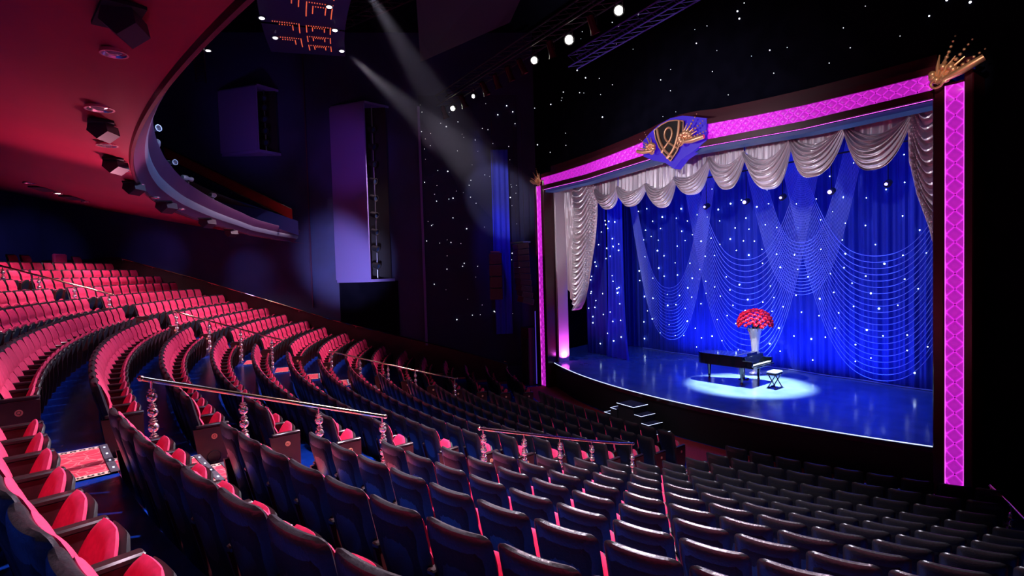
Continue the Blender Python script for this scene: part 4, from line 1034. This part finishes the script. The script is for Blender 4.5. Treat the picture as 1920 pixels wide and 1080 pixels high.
truss('blue-lit truss above the stage frame', (-4.3, -0.6, 13.1), (4.5, -0.6, 13.4), 0.42, 'trussblue' if 'trussblue' in M else 'steel')
LAMPS = [(1.30, 'third', 0.12, 1), (-0.85, 'second', 0.13, 1), (-2.70, 'first', 0.11, 1), (-6.95, '', 0.075, 0.25), (-8.80, '', 0.10, 0.8)]
LL = ['glaring white lamp on the front truss, highest and rightmost of the five', 'largest glaring white lamp on the front truss, second from the right', 'glaring white lamp on the front truss, middle of the five', 'small dimmer white lamp on the front truss, fourth from the right', 'yellow-white lamp at the far left end of the front truss']
for i, (x, _, r, e) in enumerate(LAMPS):
    o = thing('truss_lamp', LL[i], 'lamp', (0, 0, 0), 0, 'white lamps on the front truss')
    c = Vector((x, -3.5, 12.15)); ax = Vector((0.45 + 0.02 * i, -0.55, -0.38)).normalized()
    MB().lathe([(r * 0.5, -0.42), (r * 0.95, -0.32), (r * 1.1, -0.03), (r * 1.25, 0.02), (r * 1.1, 0.02), (r * 0.9, -0.03)], c, 16, ax).build('lamp_body', M['black'], o)
    p = c + ax * 0.03; MB().lathe([(r * 0.92, 0.0), (r * 0.6, 0.03)], p, 16, ax).build('lens', M['lampglow'] if e > .5 else M['downglow'], o)
    MB().tube([(c.x - r * 1.3, c.y, c.z - .1), (c.x - r * 1.3, c.y, c.z + 0.25), (c.x, c.y, c.z + 0.33), (c.x + r * 1.3, c.y, c.z + 0.25), (c.x + r * 1.3, c.y, c.z - .1)], 0.015, 6).build('yoke', M['black'], o)
for i, x in enumerate((-9.7, -7.9, -6.1, -5.2, -4.3, -3.5, -1.8, 0.2, 2.6, 4.0, 5.4)):
    o = thing('truss_lamp', 'unlit dark stage lamp hanging on the front truss', 'lamp', (0, 0, 0), 0, 'unlit lamps on the front truss')
    MB().lathe([(0.06, -0.35), (0.11, -0.3), (0.12, 0.1), (0.16, 0.2), (0.13, 0.2), (0.1, 0.1)], (x, -3.45, 12.15), 12, (0.1 * (i % 3 - 1), 0.4, -0.9)).build('lamp_body', M['maroon'], o)
    MB().tube([(x - .15, -3.45, 12.15), (x - .13, -3.45, 12.45), (x + .13, -3.45, 12.45), (x + .15, -3.45, 12.15)], 0.013, 6).build('yoke', M['black'], o)

# ---------------------------------------------------------------- balcony
def interp(K, t):
    if t <= K[0][0]: return K[0][1]
    for (a, va), (b, vb) in zip(K, K[1:]):
        if a <= t <= b: return va + (vb - va) * (t - a) / (b - a)
    return K[-1][1]
BR = [(-0.50, 30.3), (-0.47, 31.0), (-0.427, 32.3), (-0.38, 32.85), (-0.34, 33.05), (-0.27, 33.4), (-0.2, 33.7), (-0.1, 33.8), (0.7, 33.8)]
BZ_ = [(-0.50, 6.62), (-0.47, 6.66), (-0.427, 6.88), (-0.34, 7.08), (-0.2, 7.28), (-0.1, 7.3), (0.7, 7.3)]
FT = [(-0.5, 0.45), (-0.45, 0.52), (-0.34, 0.66), (-0.2, 0.84), (-0.08, 1.0), (0.7, 1.0)]
def bpt(t, dr, dz): R = interp(BR, t) + dr; return (R * math.sin(t), YC - R * math.cos(t), interp(BZ_, t) + dz * interp(FT, t))
T0, T1 = -0.47, 0.44
bc = thing('balcony', 'sweeping curved balcony with red lacquered underside and grey rounded front', 'balcony')
def fsof(u, v):
    t = T0 + (T1 - T0) * u; R = interp(BR, t); R2 = 42.1; t2 = t * (1 + 0.25 * v); RR = R + (R2 - R) * v
    if t > 0: t2 = t
    p = Vector((RR * math.sin(t2), YC - RR * math.cos(t2), 0)); q = (p - WA).dot(WN)
    if q < 0.12: p = p + WN * (0.12 - q)
    return (p.x, p.y, interp(BZ_, t) + (RR - R) * 0.205)
MB().grid(fsof, 140, 14).build('red_soffit', M['soffit'], bc)
PRF = [(0.0, 0.0), (-0.02, -0.05), (-0.06, -0.05), (-0.07, 0.02)]
MB().grid(lambda u, v: bpt(T0 + (T1 - T0) * u, *PRF[int(round(v * 3))]), 200, 3).build('soffit_edge_bead', M['maroon'], bc)
PRF2 = [(-0.07, 0.02), (-0.12, 0.10), (-0.17, 0.17), (-0.235, 0.24), (-0.275, 0.33), (-0.29, 0.42), (-0.285, 0.49), (-0.26, 0.53)]
MB().grid(lambda u, v: bpt(T0 + (T1 - T0) * u, *PRF2[int(round(v * 3))]), 200, 3).build('lower_cove', M['fasciatrim'], bc)  # darker material than the rounded front, in place of shade
MB().grid(lambda u, v: bpt(T0 + (T1 - T0) * u, *PRF2[3 + int(round(v * 4))]), 200, 4).build('rounded_front', M['fascia'], bc)
PRF3 = [(-0.26, 0.53), (-0.30, 0.62), (-0.36, 0.76), (-0.385, 0.90), (-0.385, 0.98)]
MB().grid(lambda u, v: bpt(T0 + (T1 - T0) * u, *PRF3[int(round(v * 4))]), 200, 4).build('upper_band', M['fasciatrim'], bc)
PRF4 = [(-0.385, 0.98), (-0.37, 1.0), (0.5, 1.0), (0.5, 0.4)]
MB().grid(lambda u, v: bpt(T0 + (T1 - T0) * u, *PRF4[int(round(v * 3))]), 200, 3).build('top_ledge', M['fascia'], bc)
MB().grid(lambda u, v: fsof(u, v)[:2] + (fsof(u, v)[2] + 1.2,), 60, 2).build('balcony_floor', M['black'], bc)
# downlights and projectors hung on the soffit
def pkt(x, y, z, s): return Vector((x, y, z))
DL = [(6.30, -14.40, 7.39, 0.11, 0), (4.29, -14.67, 7.38, 0.15, 0), (2.26, -14.75, 7.36, 0.14, 0), (0.17, -14.69, 7.33, .13, 0), (-1.42, -14.5, 7.30, .12, 0), (-6.3, -16.98, 7.90, 0.14, 0), (-8.33, -16.67, 7.90, 0.13, 1), (-9.73, -16.17, 7.80, .12, 0), (-3.24, -14.25, 7.24, .12, 0), (-5.06, -13.7, 7.18, .12, 0), (-9.4, -12.9, 7.12, .14, 2), (-11.6, -11.9, 6.98, .16, 2)]
def soff_z(x, y):
    t = math.atan2(x, YC - y); R = math.hypot(x, YC - y); R0 = interp(BR, t); return interp(BZ_, t) + (R - R0) * 0.205
for i, (x, y, z, r, lit) in enumerate(DL):
    z = soff_z(x, y)
    lab = ['round chrome downlight in the red balcony underside, %s from the near end' % SD[i] if i < 5 else 'small round downlight at the back of the red balcony underside', 'small round downlight at the back of the red balcony underside', 'brightly glowing downlight at the far end of the red balcony underside'][lit]
    o = thing('downlight', lab, 'downlight', (0, 0, 0), 0, 'downlights in the balcony underside')
    MB().lathe([(r, 0.0), (r, -0.03), (r * 0.86, -0.03), (r * 0.7, -0.002)], (x, y, z), 20).build('trim_ring', M['chrome'], o)
    MB().lathe([(r * 0.6, -0.012), (r * 0.3, -0.03)], (x, y, z), 14).build('lamp_glass', M['downglow'] if lit else M['glassdim'] if 'glassdim' in M else M['chrome'], o)
    if lit: spot('downlight_beam', (x, y, z - 0.08), (x + .3, y + .5, 0), 500, (1.0, 0.70, 0.80), 110, 0.8, 0.08)
PJ = [(7.25, -14.30, 0.34), (3.60, -14.72, 0.34), (1.15, -14.75, 0.36), (-1.2, -14.6, 0.38), (-7.68, -16.91, 0.42), (-9.15, -16.44, 0.42), (-3.69, -14.05, 0.45), (-6.72, -13.0, 0.45), (-10.6, -12.0, 0.42)]
PL = ['nearest', 'second nearest', 'third nearest', 'fourth nearest', 'rear', 'rear', 'fifth nearest', 'sixth nearest', 'farthest']
for i, (x, y, w) in enumerate(PJ):
    z = soff_z(x, y); t = math.atan2(x, YC - y)
    o = thing('hanging_speaker', 'black angled loudspeaker under the red balcony, %s of its row' % PL[i] if i not in (4, 5) else 'flat black vent panel near the rear edge of the red balcony underside, %s one' % ('left' if i == 4 else 'right'), 'loudspeaker' if i not in (4, 5) else 'vent', (x, y, z), t, 'black boxes under the balcony')
    if i in (4, 5): MB().box((0, 0, -0.02), (0.9, 0.35, 0.04)).build('panel', M['black'], o, False); continue
    MB().box((-w * .2, 0, -0.035), (w * 1.6, w * 0.8, 0.03)).build('mount_plate', M['black'], o, False)
    pts = [(-w * .30, 0), (w * .30, 0), (w * .36, -w * .42), (-w * .02, -w * .78), (-w * .36, -w * .36)]
    mb = MB().prism([(a, b) for a, b in pts], -w * .42, w * .42)
    mb.xform(Matrix.Translation((0, w * .08, -0.05)) @ Matrix.Rotation(math.radians(60), 4, 'Z') @ Matrix.Scale(0.75, 4, (0, 0, 1))).build('cabinet', M['speakerhang'] if 'speakerhang' in M else M['black'], o, False)
# balcony side: blue and red panels, rails, lamps along the far wall
o = thing('balcony_side_parapet', 'red sloping side parapet of the balcony on the far wall', 'parapet')
def sz(s): return 8.15 + (s - 0.60) * 8.2
MB().grid(lambda u, v: wp(0.60 + 0.34 * u, 0.55, sz(0.60 + 0.34 * u) - 0.48 + 0.48 * v), 20, 1).build('red_panel', M['redpanel'], o, False)
MB().grid(lambda u, v: wp(0.58 + 0.36 * u, 0.8, 7.62 + 2.1 * u - 0.62 + 0.62 * v), 20, 1).build('blue_panel', M['bluepanel'] if 'bluepanel' in M else M['bluewall'], o, False)
for off, dz in ((0.62, 0.03), (0.66, -0.46)):
    MB().tube([wp(0.60, off, sz(0.60) + dz), wp(0.94, off, sz(0.94) + dz)], 0.022, 6).build('rail', M['brass'], o)
for i in range(7):
    s_ = 0.61 + i * 0.05; MB().tube([wp(s_, 0.66, sz(s_) - 0.60), wp(s_, 0.66, sz(s_) - 0.46)], 0.012, 5).build('rail_post', M['brass'], o)
for i in range(7):
    t = (0.04, 0.0, -0.055, -0.095, -0.15, -0.21, -0.275)[i]; b = bpt(t, -0.25, 1.0); b = (b[0], b[1], b[2] + 0.17 + 0.02 * (i % 3))
    o = thing('balcony_lamp', 'silver profile lamp lying on the balcony ledge, %s from the camera side' % SD[i], 'lamp', b, t + (0.5, -0.2, 0.6, 0.1, 0.5, -0.3, 0.3)[i] + 3.1 * (i % 2), 'silver lamps along the balcony ledge')
    MB().lathe([(0.05, -0.30), (0.075, -0.27), (0.08, -0.05), (0.055, 0.02), (0.05, 0.16), (0.075, 0.28), (0.06, 0.28), (0.045, 0.2)], (0, 0, 0.02), 14, (1.0, 0.1, -0.15 + 0.1 * (i % 3))).build('lamp_body', M['lampgrey'], o)
    MB().tube([(-0.09, 0, 0.02), (-0.09, 0, -0.08), (0.09, 0, -0.08), (0.09, 0, 0.02)], 0.01, 6).build('yoke', M['black'], o)
    MB().box((0, 0, -0.11), (0.08, 0.08, 0.06)).build('clamp', M['steel'], o, False)

# ---------------------------------------------------------------- ceiling ring with dotted red light patterns
cr2 = thing('ceiling_ring', 'curved blue ceiling panel with red dotted light squares', 'ceiling panel')
def cp_(t, R, z=13.5): return (R * math.sin(t), YC - R * math.cos(t), z)
for (a, b) in ((-0.31, -0.232), (-0.228, -0.10), (-0.096, 0.04)):
    mb = MB(); mb.grid(lambda u, v: cp_(a + (b - a) * u, 28.6 + 2.6 * v), 20, 4)
    mb.grid(lambda u, v: cp_(a + (b - a) * u, 28.6, 13.5 + 0.4 * v), 20, 1); mb.grid(lambda u, v: cp_(a, 28.6 + 2.6 * u, 13.5 + 0.4 * v), 4, 1)
    mb.build('panel', M['ledpanel'], cr2, False)
def led(t, R, w, h, side):
    mb = MB()
    for sc_ in (1.0, 0.5):
        W_, H_ = w * sc_, h * sc_; P = []
        n = max(4, int(W_ / 0.07)); m_ = max(3, int(H_ / 0.07))
        for i in range(n + 1): P.append((-W_ / 2 + W_ * i / n, -H_ / 2))
        for j in range(1, m_ + 1): P.append((-W_ / 2, -H_ / 2 + H_ * j / m_)); 
        if side: 
            for j in range(1, m_ + 1): P.append((W_ / 2, -H_ / 2 + H_ * j / m_))
        for a, b in P: mb.box(cp_(t - b / R, R + a, 13.488), (0.03, 0.03, 0.02), t)
    mb.build('red_dot_square', M['redled'], cr2, False)['kind'] = 'stuff'
for t, h in ((-0.288, 0.42), (-0.262, 0.42), (-0.236 + 0.002, 0.5), (-0.185, 0.95), (-0.14, 0.95), (-0.06, 0.95)):
    led(t, 29.45, 0.75, h, True); 
for t in (-0.275, -0.235, -0.17, -0.11): led(t, 30.45, 0.8, 0.7, False)
for i, (x, y) in enumerate(((-4.97, -9.51), (-6.54, -8.94), (-8.19, -8.27), (-6.72, -11.17), (-8.09, -10.56), (-10.35, -12.46))):
    o = thing('ceiling_downlight', 'small bright white downlight in the high ceiling panel, %s of six' % SD[i], 'downlight', (0, 0, 0), 0, 'white downlights in the high ceiling')
    MB().lathe([(0.13, 0.0), (0.13, -0.04), (0.10, -0.04)], (x, y, 13.5), 16).build('trim_ring', M['steel'], o)
    MB().lathe([(0.095, -0.03), (0.06, -0.06)], (x, y, 13.5), 14).build('lamp_glass', M['downglow'], o)
# dark ceiling boards and catwalk bars
for i, (a, b, w, lab) in enumerate((((-9.5, -8.2, 15.0), (-3.2, -5.6, 15.0), 0.5, 'dark catwalk beam crossing under the ceiling behind the light ring'), ((-14, -12.5, 13.6), (-8.8, -12.9, 13.6), 0.35, 'dark catwalk beam under the ceiling above the balcony'))):
    truss(lab, a, b, w, 'trussred' if 'trussred' in M else 'maroon')
o = thing('ceiling_board', 'large dark tilted acoustic board under the ceiling in front of the truss', 'board')
MB().add([(-7.2, -5.6, 13.2), (-1.0, -8.4, 13.8), (1.5, -5.4, 14.3), (-3.5, -3.9, 13.6)] + [(-7.2, -5.6, 13.3), (-1.0, -8.4, 13.9), (1.5, -5.4, 14.4), (-3.5, -3.9, 13.7)], [(0, 1, 2, 3), (7, 6, 5, 4), (0, 4, 5, 1), (1, 5, 6, 2), (2, 6, 7, 3), (3, 7, 4, 0)]).build('board', M['boardplum'] if 'boardplum' in M else M['fasciatrim'], o, False)

# ---------------------------------------------------------------- thin haze caught in two follow-spot beams
def beam(label, a, b, r0, r1, energy, dens=0.02):
    A, B = Vector(a), Vector(b); d = (B - A).normalized(); L_ = (B - A).length
    m = bpy.data.materials.new('haze'); m.use_nodes = True; nt = m.node_tree; nt.nodes.remove(nt.nodes['Principled BSDF'])
    v = nt.nodes.new('ShaderNodeVolumeScatter'); v.inputs['Color'].default_value = (0.85, 0.8, 1.0, 1); v.inputs['Density'].default_value = dens; v.inputs['Anisotropy'].default_value = 0.2
    nt.links.new(v.outputs[0], nt.nodes['Material Output'].inputs['Volume'])
    o = MB().lathe([(r0, 0.0), (r1, L_)], a, 32, d).build('haze_beam', m)
    tag(o, label, 'haze', kind='stuff')
    spot('beam_light', A + d * 0.02, B, energy, (0.95, 0.9, 1.0), math.degrees(2 * math.atan(r1 / L_)) * 1.1, 0.4, 0.1)
beam('soft grey beam of haze falling from the ceiling ring towards the stage', (-8.1, -8.0, 13.3), (-7.0, -1.0, 7.6), 0.3, 1.3, 2600)
beam('soft grey beam of haze falling from the ceiling board towards the front truss', (-3.9, -8.8, 13.9), (-8.4, -2.4, 9.4), 0.4, 1.2, 2600)
